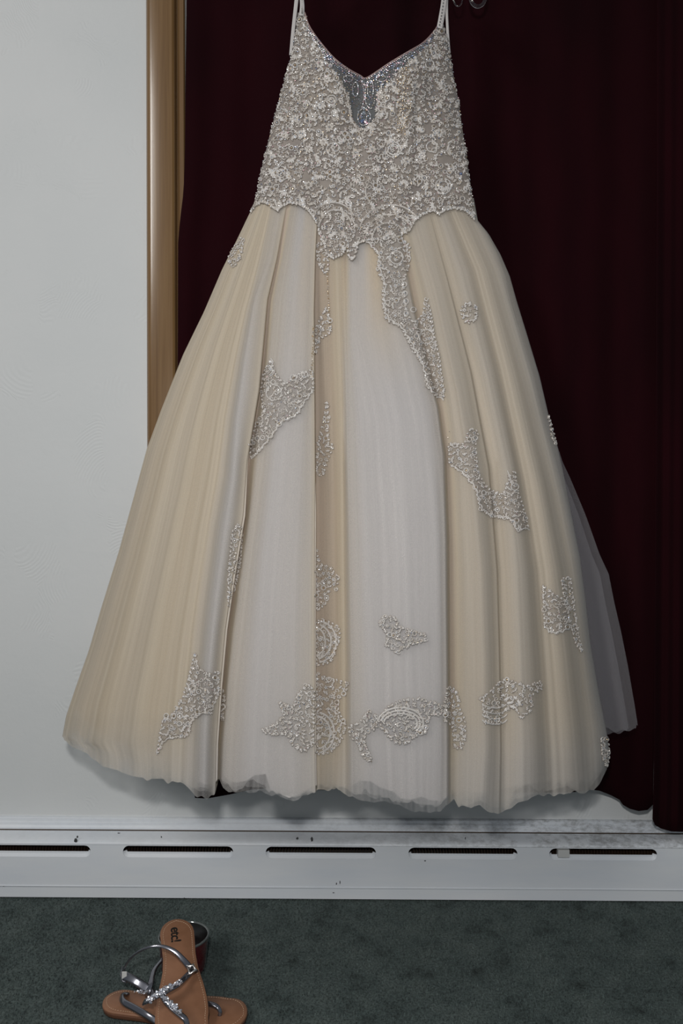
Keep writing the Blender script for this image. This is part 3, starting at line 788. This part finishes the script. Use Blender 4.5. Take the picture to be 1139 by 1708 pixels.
def net(poly, bv, parent, st=2.0, shrink=1.5):
    xs_ = [p[0] for p in poly]; ys_ = [p[1] for p in poly]; idx = {}; V = []; f = []
    def vid(i, j):
        if (i, j) not in idx:
            h_ = hit(i * st, j * st, bv)
            if h_ is None: idx[(i, j)] = None
            else: idx[(i, j)] = len(V); V.append(h_[0] + h_[1] * .0008)
        return idx[(i, j)]
    for i in range(int(min(xs_) / st), int(max(xs_) / st) + 1):
        for j in range(int(min(ys_) / st), int(max(ys_) / st) + 1):
            if inpoly((i + .5) * st, (j + .5) * st, poly):
                q = [vid(i, j), vid(i + 1, j), vid(i + 1, j + 1), vid(i, j + 1)]
                if None not in q: f.append(tuple(q))
    if f: mesh('lace_net', V, f, M_net, parent)
def scallop(L, pl, bv, step=13, bulge=4.2, side=1, m=2, rad=1.5):
    # arcs of thick cord along a polyline, bulging outwards
    d = [0]
    for a, b in zip(pl[:-1], pl[1:]): d.append(d[-1] + math.hypot(b[0] - a[0], b[1] - a[1]))
    n = max(1, round(d[-1] / step))
    at = lambda q: (float(np.interp(q, d, [p[0] for p in pl])), float(np.interp(q, d, [p[1] for p in pl])))
    out = []
    for i in range(n):
        a, b = at(i * d[-1] / n), at((i + 1) * d[-1] / n); tx, ty = b[0] - a[0], b[1] - a[1]; l_ = math.hypot(tx, ty) or 1
        nx, ny = -ty / l_ * side, tx / l_ * side
        for k in range(6):
            u = k / 6; out.append((lerp(a[0], b[0], u) + nx * bulge * math.sin(u * math.pi), lerp(a[1], b[1], u) + ny * bulge * math.sin(u * math.pi)))
    out.append(at(d[-1])); L.cord(out, rad * .8, bv, 0 if m == 2 and random.random() < .6 else m); L.cord([(x - 0, y - 3.2) for x, y in out], .7, bv, 1)
    for q in range(0, len(out), 2): L.bead(out[q][0], out[q][1] - 3, .8, bv, 0)
def arc(cx, cy, rx, ry, a0, a1, n=14, rot=0):
    o = []
    for i in range(n + 1):
        a = math.radians(lerp(a0, a1, i / n)); x, y = rx * math.cos(a), ry * math.sin(a); c_, s_ = math.cos(math.radians(rot)), math.sin(math.radians(rot))
        o.append((cx + x * c_ - y * s_, cy + x * s_ + y * c_))
    return o

# bodice lace
bod_poly = [(499, 30), (510, 24)] + TOP[2:-1] + [(740, 45)] + BR[1:] + BOT[::-1][1:] + BL[::-1][1:-1]
gaps = [[(x + rx * math.cos(k / 8 * 6.283), y + ry * math.sin(k / 8 * 6.283)) for k in range(8)] for x, y, rx, ry in
        ((494, 238, 11, 8), (512, 296, 9, 9), (541, 306, 11, 7), (606, 258, 6, 17), (672, 222, 6, 12), (714, 214, 9, 9), (744, 266, 15, 9), (683, 278, 9, 7), (757, 222, 7, 8), (693, 315, 7, 9), (660, 272, 7, 7), (537, 215, 8, 6), (552, 352, 8, 5), (501, 180, 8, 5), (716, 258, 8, 6), (607, 357, 5, 7))]
L = Lace()
for x, y in poisson(bod_poly, 25, holes=[SHEER] + gaps):
    if random.random() < .28: L.rosette(x, y, 8, bvh_bod, 0, 7)
    else:
        a0 = random.uniform(0, 6)
        for k in range(5): L.petal(x + math.cos(a0 + k * .5) * 6, y - math.sin(a0 + k * .5) * 6, a0 + k * .5, 10, 4.2, bvh_bod, random.choice((0, 2)))
fill(L, bod_poly, bvh_bod, 6.3, 4.4, .30, [SHEER] + gaps, .05, .26)
for x, y in poisson([(662, 135), (680, 105), (686, 140), (684, 190), (676, 225), (664, 222)], 3.6): L.bead(x, y, 1.1, bvh_bod, 4)
for x, y, r in ((469, 290, 12), (469, 290, 7), (553, 167, 8), (553, 167, 4), (656, 250, 13), (656, 250, 9), (739, 311, 13), (739, 311, 8), (556, 250, 11), (716, 108, 7), (494, 88, 8), (560, 247, 6), (437, 262, 8), (720, 245, 9)):
    L.ring(x, y, r, bvh_bod, 2, r < 9, 1.3, random.uniform(0, 6))
# scrolls meeting at the point of the waist and framing the V
for pl in (arc(556, 382, 40, 44, 200, 330), arc(560, 384, 28, 34, 190, 340), arc(652, 388, 52, 46, 190, 325), arc(650, 392, 38, 34, 185, 330), arc(648, 394, 26, 22, 180, 345), arc(600, 350, 14, 30, 100, 200), arc(640, 320, 30, 26, 140, 210)):
    L.cord(pl, 1.35, bvh_bod, 0); L.cord([(x, y + 3) for x, y in pl], .7, bvh_bod, 1)
    for x, y in pl[::2]: L.bead(x, y, 1.1, bvh_bod, 0)
for pl in ([(640, 140), (634, 158), (633, 175), (634, 192), (624, 206), (610, 218), (603, 240)], [(571, 142), (580, 160), (584, 182), (588, 203), (600, 216), (604, 240)], [(648, 138), (643, 165), (645, 190)]):
    scallop(L, pl, bvh_bod, 9, 2.5, 1)
scallop(L, [(x, y - 2) for x, y in BOT[1:11]], bvh_bod, 11, 2.0, 1, 0, .9); scallop(L, [(x, y - 2) for x, y in BOT[22:-1]], bvh_bod, 11, 2.0, 1, 0, .9)
for a, b in zip(BOT[:-1], BOT[1:]):
    for k in range(3):
        x, y = lerp(a[0], b[0], k / 3), lerp(a[1], b[1], k / 3) - 1; L.petal(x, y, random.uniform(-2.4, -.7), random.uniform(6, 9), 4.5, bvh_bod, random.choice((0, 2)))
tag(L.finish('bodice_lace', gown, 'pale beaded floral lace covering the bodice', bead_label='silver beads on the bodice'), kind='stuff')
# crystals of the neckline
L = Lace()
def row(pl, st, r, ms, bv=bvh_bod, jit=.4):
    d = [0]
    for a, b in zip(pl[:-1], pl[1:]): d.append(d[-1] + math.hypot(b[0] - a[0], b[1] - a[1]))
    n = int(d[-1] / st)
    for i in range(n + 1):
        q = i * st; x = float(np.interp(q, d, [p[0] for p in pl])); y = float(np.interp(q, d, [p[1] for p in pl]))
        L.bead(x + random.uniform(-jit, jit), y + random.uniform(-jit, jit), r * random.uniform(.8, 1.2), bv, random.choice(ms))
for dy in (4, 8, 12): row([(x, y + dy) for x, y in TOP[2:-2]], 3.2, 1.05, (0, 1, 1, 2, 3) if dy > 4 else (0, 1, 2))
for pl in (arc(600, 160, 7, 26, -70, 100), arc(618, 158, 9, 24, 80, 260), arc(618, 150, 5, 14, 0, 350), arc(607, 196, 11, 14, 0, 350), arc(607, 196, 5, 7, 0, 350), arc(592, 150, 5, 12, 0, 350), arc(580, 132, 8, 5, 0, 350), arc(636, 132, 9, 5, 0, 350), arc(664, 112, 9, 5, 0, 350, rot=-35), arc(548, 106, 8, 5, 0, 350, rot=40)):
    row(pl, 2.5, 1.05, (0, 0, 1, 2, 1)); L.cord(pl, .5, bvh_bod, 0)
for x, y in poisson(SHEER, 3.4):
    if y > 25 and random.random() < .95 and not (180 < y and abs(x - 607) > 11): L.bead(x, y, random.uniform(.6, 1.2), bvh_bod, random.choice((0, 1, 1, 3, 2, 4)))
for x, y, r, m in ((607, 190, 3.5, 1), (604, 203, 3, 3), (610, 205, 3, 2), (768, 291, 2.6, 3), (553, 97, 2.3, 3), (664, 116, 2.2, 3)): L.bead(x, y, r, bvh_bod, m)
tag(L.finish('neckline_crystals', gown, 'crystal scrollwork around the V neckline', bead_label='sparkling neckline crystals'), kind='stuff')
# studs on the front straps
for pl in ([(504, 22, YS - .012), (504, 2, YC - .01)], [(733, 42, YS - .012), (737, 22, YS - .01), (740, 0, YC - .01)]):
    V = []; f = []
    for k in range(9):
        a = spline([P(*p) for p in pl], 8)[k]
        r = .0018; o = len(V)
        for q in range(6): V.append(a + Vector((r * math.cos(q * 1.047), -.001, r * math.sin(q * 1.047))))
        V.append(a + Vector((0, -.0028, 0))); f += [(o + q, o + (q + 1) % 6, o + 6) for q in range(6)]
    tag(mesh('strap_stud', V, f, M_silver, gown, False), kind='stuff')

# skirt appliques: outline in the photo, scalloped edge
AP = [
 ('scalloped lace trail from the waist down the right of the front panel', [(668, 396), (683, 410), (682, 440), (672, 470), (676, 520), (690, 540), (705, 525), (710, 498), (717, 515), (724, 560), (733, 600), (738, 640), (740, 665), (728, 662), (712, 645), (706, 610), (690, 585), (668, 545), (645, 535), (638, 510), (640, 470), (630, 455), (632, 425), (612, 402), (640, 395)],
   [(610, 404), (632, 425), (631, 452), (641, 472), (639, 512), (645, 533), (668, 545), (690, 582), (704, 610), (712, 645), (728, 664), (740, 668)]),
 ('scalloped lace spray on the left of the front panel', [(440, 622), (452, 600), (458, 622), (476, 642), (495, 625), (520, 617), (522, 650), (505, 675), (495, 692), (470, 703), (455, 725), (435, 750), (420, 765), (416, 745), (425, 715), (440, 690), (436, 650)],
   [(522, 655), (506, 675), (497, 694), (470, 705), (456, 727), (437, 750), (420, 766)]),
 ('small lace flower under the waist point', [(527, 408), (536, 404), (547, 425), (547, 452), (540, 455), (530, 438)], None),
 ('lace tassel in the central fold', [(538, 525), (545, 515), (551, 535), (552, 555), (535, 565), (530, 575), (526, 592), (526, 548)], None),
 ('pointed lace drop in the central fold', [(545, 668), (548, 700), (545, 730), (557, 745), (547, 765), (538, 795), (528, 790), (530, 760), (533, 725), (540, 700)], None),
 ('narrow lace strip in the left deep fold', [(388, 882), (398, 875), (404, 890), (403, 930), (395, 970), (382, 1015), (380, 990), (383, 930)], None),
 ('scalloped lace spray near the left hem', [(325, 1090), (332, 1115), (345, 1125), (363, 1120), (365, 1155), (350, 1188), (338, 1188), (320, 1202), (312, 1228), (285, 1230), (272, 1236), (262, 1258), (272, 1200), (290, 1190), (305, 1165), (315, 1130)],
   [(364, 1158), (352, 1190), (338, 1190), (320, 1203), (312, 1230), (285, 1232), (272, 1238), (262, 1258)]),
 ('tiny lace tip beside the left deep fold', [(370, 1150), (375, 1165), (373, 1200), (368, 1190)], None),
 ('lace flower chain beside the centre seam', [(527, 915), (533, 940), (548, 945), (565, 962), (562, 985), (548, 975), (545, 1005), (530, 1018), (527, 1010)], None),
 ('lace paisley beside the centre seam', [(527, 1035), (545, 1035), (565, 1045), (568, 1060), (560, 1085), (550, 1105), (528, 1110)], None),
 ('large lace bouquet at the bottom of the centre seam', [(528, 1122), (545, 1130), (580, 1138), (578, 1155), (565, 1165), (565, 1185), (577, 1210), (570, 1235), (550, 1255), (528, 1258)], None),
 ('pointed lace spray left of the centre seam near the hem', [(513, 1140), (523, 1150), (523, 1215), (523, 1242), (505, 1252), (490, 1245), (480, 1225), (440, 1222), (435, 1218), (460, 1208), (475, 1195), (465, 1170), (490, 1180), (495, 1160)], None),
 ('small lace sprig on the white front panel', [(632, 1040), (640, 1027), (660, 1030), (662, 1045), (690, 1052), (713, 1062), (712, 1068), (685, 1075), (670, 1080), (662, 1090), (645, 1075), (645, 1055)], None),
 ('lace flower sprig near the hem of the white panel', [(582, 1210), (600, 1205), (615, 1185), (628, 1195), (628, 1215), (610, 1220), (607, 1240), (617, 1258), (620, 1270), (605, 1262), (598, 1240), (585, 1230)], None),
 ('large lace paisley near the hem of the white panel', [(630, 1200), (645, 1180), (670, 1168), (700, 1166), (742, 1178), (745, 1190), (716, 1192), (708, 1222), (690, 1228), (680, 1240), (655, 1236), (640, 1218)], None),
 ('lace cluster on the fold right of the white panel', [(746, 1145), (760, 1150), (765, 1180), (775, 1200), (776, 1230), (768, 1250), (758, 1245), (756, 1215), (742, 1200), (740, 1182)], None),
 ('fan shaped lace spray near the right hem', [(803, 1165), (820, 1150), (835, 1135), (845, 1132), (875, 1145), (900, 1138), (905, 1147), (885, 1160), (885, 1182), (870, 1198), (860, 1180), (838, 1185), (833, 1208), (810, 1205)], None),
 ('scalloped lace trail down the right side', [(785, 715), (797, 720), (792, 745), (797, 790), (812, 815), (840, 825), (852, 790), (858, 785), (862, 820), (870, 840), (880, 880), (862, 885), (850, 865), (820, 862), (800, 850), (793, 815), (775, 790), (750, 775), (748, 742), (775, 740), (780, 720)],
   [(752, 778), (772, 790), (792, 815), (800, 850), (820, 862), (850, 864), (862, 884), (882, 884)]),
 ('lone lace flower high on the right side', [(768, 515), (780, 503), (795, 512), (793, 535), (778, 540), (770, 528)], None),
 ('lace flower high on the left edge', [(392, 400), (405, 397), (405, 410), (402, 425), (392, 445), (382, 440), (382, 425)], None),
 ('scalloped lace motif low on the right side', [(905, 975), (912, 985), (925, 992), (945, 1003), (949, 1045), (930, 1058), (908, 1048)], [(907, 1046), (912, 1054), (930, 1058), (948, 1050)]),
 ('narrow lace strip low on the right side', [(935, 965), (950, 962), (955, 1000), (960, 1040), (969, 1085), (960, 1075), (950, 1040), (942, 1005)], None),
 ('lace tip on the right edge', [(914, 692), (920, 712), (928, 743), (921, 735)], None),
 ('lace tip at the right hem corner', [(1002, 1232), (1013, 1230), (1016, 1260), (1011, 1280), (1004, 1262)], None),
]
for i, (lab, poly, sc) in enumerate(AP):
    L = Lace()
    fill(L, poly, bvh_skirt, 5.9, 5.2, .5, blue=.05, ros=.28, bs=.85)
    # outline the area with small petals so that the edge reads as embroidery
    d = 0
    for a, b in zip(poly, poly[1:] + poly[:1]):
        l_ = math.hypot(b[0] - a[0], b[1] - a[1]); n_ = int(l_ / 6.5)
        if sc and min(math.hypot((a[0] + b[0]) / 2 - q[0], (a[1] + b[1]) / 2 - q[1]) for q in sc) < 9: continue
        for k in range(n_):
            x, y = lerp(a[0], b[0], (k + .5) / n_), lerp(a[1], b[1], (k + .5) / n_)
            L.petal(x, y, random.uniform(0, 6), 6, 3.6, bvh_skirt, random.choice((0, 2)))
    if sc: scallop(L, sc, bvh_skirt, 13, -3.0 if i in (0, 17, 20) else 3.0, 1 if i in (1, 6) else 1)
    if i == 0:
        for x, y in ((674, 475), (675, 490), (677, 503), (689, 517)): L.ring(x, y, 4, bvh_skirt, 2)
        L.ring(661, 430, 11, bvh_skirt, 2, False); L.ring(661, 430, 7, bvh_skirt, 1)
        L.ring(711, 562, 12, bvh_skirt, 2, False)
    if i == 1: L.ring(457, 655, 13, bvh_skirt, 2, False); L.ring(490, 630, 5, bvh_skirt, 2); L.ring(508, 625, 5, bvh_skirt, 2); L.cord([(452, 598), (456, 604), (453, 612), (456, 622)], 1, bvh_skirt, 2)
    if i == 6:
        L.ring(321, 1147, 7, bvh_skirt, 2, True, 1.6)
        for x in (278, 290, 301): L.ring(x, 1194, 4, bvh_skirt, 2)
    if i == 9:
        for k in (0, 6, 12): L.cord(arc(524, 1070, 38 - k * 1.6, 36 - k, -70, 75), 1.4, bvh_skirt, 2)
    if i == 10:
        for k in (0, 7): L.cord(arc(528, 1222, 30 - k, 34 - k, -80, 80), 1.5, bvh_skirt, 2)
        L.ring(548, 1222, 6, bvh_skirt, 2)
    if i == 14:
        for k in (0, 5, 10): L.cord(arc(668, 1206, 38 - k, 26 - k, 190, 395), 1.5, bvh_skirt, 2)
    if i == 16:
        for k in range(4): L.cord(arc(825, 1196 - k * 9, 22, 12, 20, 160), 1.1, bvh_skirt, 2)
        for k in range(5): L.petal(846 + k * 5, 1165 + (k % 3) * 7, .6 - k * .4, 16, 6, bvh_skirt, 2)
    if i == 17: L.cord([(846, 785), (850, 795), (853, 808), (858, 812)], .9, bvh_skirt, 2); L.ring(858, 812, 6, bvh_skirt, 2, False)
    o = tag(L.finish('lace_applique', gown, lab), kind='stuff')
    if sc: net(poly, bvh_skirt, o)
# beaded cord down the seam
L = Lace(); row([(546, 450), (547, 490), (549, 520), (551, 548)], 4, 1.1, (0, 4, 4), bvh_skirt, .6); L.cord([(546, 450), (547, 490), (549, 520), (551, 548)], .8, bvh_skirt, 1)
row([(521, 545), (522, 580), (521, 600), (519, 630)], 3, 1.1, (0, 4, 4), bvh_skirt, 1.4); L.cord([(522, 540), (522, 580), (521, 600), (519, 640)], 1.2, bvh_skirt, 1)
for x, y in ((748, 740), (747, 730), (748, 755), (749, 720)): L.bead(x, y, 1, bvh_skirt, 0)
tag(L.finish('beaded_cord', gown), kind='stuff')

# ================================================================== HANGER
hang = tag(empty('clothes_hanger', P(620, -60, YC + .01)), 'clear plastic clothes hanger at the top edge holding the gown straps', 'hanger')
ax = YC + .004
def tb(name, pts, r, par=hang, mt=M_clear, seg=14, n=30):
    V, f = tube_data(spline([P(*p) for p in pts], n), r, seg); return mesh(name, V, f, mt, par)
tb('arm', [(431, -30, ax), (470, -48, ax), (520, -72, ax), (600, -105, ax), (622, -112, ax), (660, -98, ax), (720, -60, ax), (765, -38, ax), (805, -26, ax)], .0045)
tb('strap_notch', [(784, -30, ax), (784, -8, ax), (788, 6, ax), (797, 11, ax), (806, 6, ax), (810, -8, ax), (811, -28, ax)], .0032)
tb('strap_notch', [(755, -42, ax), (755, -6, ax), (760, 8, ax), (767, 9, ax), (771, -2, ax), (771, -38, ax)], .0012, seg=8)
tb('bottom_bar', [(455, -40, ax), (620, -22, ax), (780, -30, ax)], .0025)
hk = P(622, -112, ax)
pts = [hk, hk + Vector((0, 0, .03)), hk + Vector((0, 0.005, .06)), Vector((hk.x, -.115, 2.02)), Vector((hk.x, -.084, 2.056)), Vector((hk.x, -.07, 2.0735)), Vector((hk.x, -.0565, 2.060)), Vector((hk.x, -.057, 2.045))]
V, f = tube_data(spline(pts, 30), .0022, 8); mesh('hook', V, f, mat('steel', (.6, .6, .6), .2, 1), hang)

# ================================================================== JAR AND SANDALS
jc = Pz(306, 1618, 0); jr = .0415; jh = .060
jar = tag(empty('glass_jar', jc), 'short round dark red glass jar under the heel of the upper sandal', 'jar')
def lathe(name, prof, c_, mt, par, N=48):
    V = [(c_.x + r * math.cos(k / N * 6.2832), c_.y + r * math.sin(k / N * 6.2832), c_.z + z) for r, z in prof for k in range(N)]
    return mesh(name, V, [tuple(q) for q in grid_faces(N, len(prof), close=True)] + [tuple(range(N))[::-1]] + ([tuple((len(prof) - 1) * N + k for k in range(N))]), mt, par)
jc = Vector((jc.x, jc.y, .001))
lathe('body', [(jr * .80, 0), (jr * .87, .002), (jr * .90, .008), (jr * .95, .03), (jr * .99, jh - .006), (jr * .99, jh - .004)], jc, M_jar, jar)
lathe('rim', [(jr * .985, jh - .005), (jr * 1.02, jh - .004), (jr * 1.025, jh - .001), (jr * 1.0, jh), (jr * .965, jh - .0005), (jr * .955, jh - .004)], jc, M_rim, jar)
lathe('hollow', [(jr * .955, jh - .002), (jr * .95, jh - .0025), (jr * .90, jh - .014), (jr * .6, jh - .0155), (jr * .05, jh - .016)], jc, M_jar_in, jar)

SH = [(0, .27), (.03, .33), (.08, .345), (.2, .33), (.33, .315), (.45, .34), (.58, .42), (.70, .47), (.80, .48), (.90, .42), (.96, .30), (1.0, .08)]
def sandal(loc, heel, toe, length, label, side=1, drop=0.0):
    """sole from heel point to toe point (the middle of its upper face); returns root and a local frame"""
    root = tag(empty('sandal', loc), label, 'sandal', 'pair of silver strap sandals')
    d = (toe - heel).normalized(); s = d.cross(Vector((0, 0, 1))).normalized(); n = s.cross(d).normalized()
    W = .082
    def outline(k, ins=0):
        pts = []
        N = 26
        for i in range(N + 1):
            t_ = (1 - math.cos(i / N * math.pi)) / 2
            half = float(np.interp(t_, [p[0] for p in SH], [p[1] for p in SH])) * W
            if t_ < .12: half = .0275 * math.sqrt(max(0, 1 - ((.12 - t_) / .12) ** 2)) if t_ < .12 else half
            if t_ > .86: half = .0385 * math.sqrt(max(0, 1 - ((t_ - .86) / .14) ** 2))
            half = max(0, half - ins)
            pts.append((t_ * (length - 2 * ins) + ins, half))
        bend = lambda t_: side * .004 * math.sin(t_ * 3.0)
        up = [(x, h_ + bend(x / length)) for x, h_ in pts]; dn = [(x, -h_ + bend(x / length)) for x, h_ in pts]
        ring = up + dn[::-1][1:-1]
        return ring
    def pt(x, y, z): return heel + d * x + s * y + n * z
    def slab(name, z0, z1, ins0, ins1, mt):
        R0, R1, R2, R3 = outline(0, ins0 + .0012), outline(0, ins0), outline(0, ins1), outline(0, ins1 + .0014); N = len(R0)
        V = []
        for R_, z in ((R0, z0), (R1, z0 + .001), (R2, z1 - .001), (R3, z1)): V += [pt(x, y, z) for x, y in R_]
        f = grid_faces(N, 4, close=True) + [tuple(range(N))[::-1], tuple(3 * N + k for k in range(N))]
        o = mesh(name, V, f, mt, root); o.data.set_sharp_from_angle(angle=1.0); return o
    slab('sole', -.011, -.0035, .0008, 0, M_sole); slab('insole', -.0035, 0, .0, .0003, M_insole)
    R_ = outline(0, .0048); V = []; f = []
    tot = []
    for (a, b) in zip(R_, R_[1:] + R_[:1]):
        l_ = math.hypot(b[0] - a[0], b[1] - a[1]); n_ = max(1, round(l_ / .0042))
        for k in range(n_): tot.append((lerp(a[0], b[0], (k + .5) / n_), lerp(a[1], b[1], (k + .5) / n_), math.atan2(b[1] - a[1], b[0] - a[0])))
    for x, y, an in tot:
        o = len(V); c_, s_ = math.cos(an), math.sin(an)
        for q, r in ((-.0012, -.0005), (.0012, -.0005), (.0012, .0005), (-.0012, .0005)): V.append(pt(x + q * c_ - r * s_, y + q * s_ + r * c_, .0002))
        V.append(pt(x, y, .0008)); f += [(o, o + 1, o + 4), (o + 1, o + 2, o + 4), (o + 2, o + 3, o + 4), (o + 3, o, o + 4)]
    tag(mesh('stitching', V, f, M_stitch, root, False), kind='stuff')
    return root, pt, n, d, s
def gems(parent, pts, wid, cnt, seed, name='rhinestone'):
    """clusters of pointed stones round a strap"""
    rr = random.Random(seed); c_ = spline(pts, 60); V = []; f = []
    for _ in range(cnt):
        p = c_[rr.randrange(61)] + Vector((rr.uniform(-1, 1) * wid, rr.uniform(-1, 1) * wid * .6, rr.uniform(0, .004)))
        r = rr.uniform(.0010, .0023); ax_ = Vector((rr.uniform(-.8, .8), rr.uniform(-1, .1), rr.uniform(.1, 1))).normalized()
        a = ax_.orthogonal().normalized(); b = ax_.cross(a); o = len(V); ph = rr.uniform(0, 1)
        for k in range(6): V.append(p + (a * math.cos(k * 1.047 + ph) + b * math.sin(k * 1.047 + ph)) * r)
        for k in range(6): V.append(p + (a * math.cos(k * 1.047 + ph) + b * math.sin(k * 1.047 + ph)) * r * .5 + ax_ * r * .55)
        V.append(p - ax_ * r)
        for k in range(6): j = (k + 1) % 6; f += [(o + k, o + j, o + 6 + j, o + 6 + k), (o + j, o + k, o + 12)]
        f.append(tuple(o + 6 + k for k in range(6)))
    return tag(mesh(name, V, f, M_gem, parent, False), 'clustered rhinestones', kind='stuff')

# lower sandal, flat on the carpet, toe to the right
h0 = Pz(174, 1664, .015); t0 = Pz(411, 1693, .015)
low, pt, n_, d_, s_ = sandal(Vector(((h0.x + t0.x) / 2, (h0.y + t0.y) / 2, .003)), h0, t0, (t0 - h0).length, 'silver strap sandal lying flat on the carpet beneath the other, toe to the right', 1)
Zp = lambda pts: [Pz(*p) for p in pts]
ribbon('strap', Zp([(212, 1657, .016), (203, 1662, .023), (206, 1671, .029), (222, 1680, .031), (243, 1692, .030), (262, 1704, .024), (280, 1714, .016)]), .0085, .0022, M_chrome, low, lambda u: (-.2, -.9, .6), 30, .5)
ribbon('strap', Zp([(278, 1600, .036), (268, 1604, .040), (257, 1618, .041), (252, 1636, .037), (247, 1655, .028), (244, 1662, .018)]), .0100, .0022, M_chrome, low, lambda u: (-.4, -.8, .5), 30, .5)
ribbon('heel_strap', Zp([(206, 1627, .040), (216, 1631, .040), (230, 1639, .037), (247, 1650, .030), (256, 1660, .022)]), .0120, .002, M_chrome, low, lambda u: (.1, -.8, .6), 24, .4)
ribbon('toe_strap', Zp([(338, 1684, .017), (344, 1675, .026), (354, 1675, .028), (363, 1680, .026), (367, 1688, .020), (366, 1694, .015)]), .0058, .0025, M_chrome, low, lambda u: (.2, -.6, .8), 24, .5)
gems(low, Zp([(226, 1655, .026), (238, 1656, .026), (250, 1655, .027)]), .004, 26, 4)
V, f = tube_data(Zp([(204, 1612, .038), (201, 1626, .038), (204, 1636, .036), (212, 1639, .034)]), .0012, 8); mesh('buckle', V, f, M_chrome, low)
bm = bmesh.new(); c_ = Pz(208, 1626, .043); box(bm, (c_.x - .0045, c_.y - .001, c_.z - .006), (c_.x + .0035, c_.y + .001, c_.z + .005), .0005); bm_obj('care_tag', bm, M_white, low)

# upper sandal, heel up on the jar, toe out of the frame
h1 = Pz(293, 1532, .086); dirh = Pz(301, 1708, .030); dd = (dirh - h1).normalized(); t1 = h1 + dd * (t0 - h0).length
t1 = Vector((t1.x, t1.y, t1.z))
up, pt, n_, d_, s_ = sandal(Vector(((h1.x + t1.x) / 2, (h1.y + t1.y) / 2, .02)), h1, t1, (t0 - h0).length, 'silver strap sandal lying on top with its tan insole facing up, heel on the jar', -1)
NU = lambda u: tuple(n_)
# lettering, read from above to below
fc = bpy.data.curves.new('logo', 'FONT'); fc.body = 'etc!'; fc.size = .0225; fc.extrude = .00015; fc.offset = .0004; fc.space_character = .92
fo = bpy.data.objects.new('tmp', fc); COL.objects.link(fo); bpy.context.view_layer.update()
me = bpy.data.meshes.new_from_object(fo.evaluated_get(bpy.context.evaluated_depsgraph_get())); COL.objects.unlink(fo)
me.materials.clear(); me.name = 'logo'
# which side is image right?
rt = s_ if s_.x > 0 else -s_
o_ = Pz(285, 1548, .080); o_ = h1 + d_ * (o_ - h1).dot(d_) + rt * (o_ - h1).dot(rt) + n_ * .0003
for v in me.vertices: v.co = o_ + d_ * v.co.x + rt * v.co.y + n_ * v.co.z
link('logo', me, M_ink, up, False)
ribbon('ankle_strap', [h1 + (Pz(319, 1617, .066) - h1)] + Zp([(306, 1601, .080), (290, 1586, .092), (268, 1578, .098), (245, 1581, .094), (225, 1592, .078), (212, 1606, .060), (205, 1622, .043)]), lambda u: lerp(.0095, .0034, min(1, u * 1.9)), .0016, M_chrome, up, lambda u: (.2, -.75, .6), 40, .4)
A_, B_, C_ = (322, 1618, .062), (299, 1640, .064), (268, 1658, .062)
ribbon('strap', Zp([(328, 1619, .054), A_, B_, (282, 1650, .065), C_, (248, 1668, .054), (240, 1672, .046)]), .0085, .0022, M_chrome, up, lambda u: (0, -.5, .85), 30, .5)
ribbon('toe_strap', Zp([C_, (284, 1678, .057), (300, 1692, .050), (309, 1700, .045), (312, 1710, .038)]), .0075, .0022, M_chrome, up, lambda u: (0, -.5, .85), 24, .5)
V, f = tube_data(Zp([(313, 1613, .072), (322, 1609, .072), (326, 1618, .070), (317, 1624, .069), (313, 1613, .072)]), .0019, 8); mesh('buckle', V, f, M_silver, up)
gems(up, Zp([(245, 1672, .056), (262, 1660, .066), (280, 1650, .068), (299, 1640, .068)]), .0050, 150, 1)
gems(up, Zp([(266, 1658, .066), (284, 1676, .061), (300, 1690, .054)]), .0048, 110, 2)
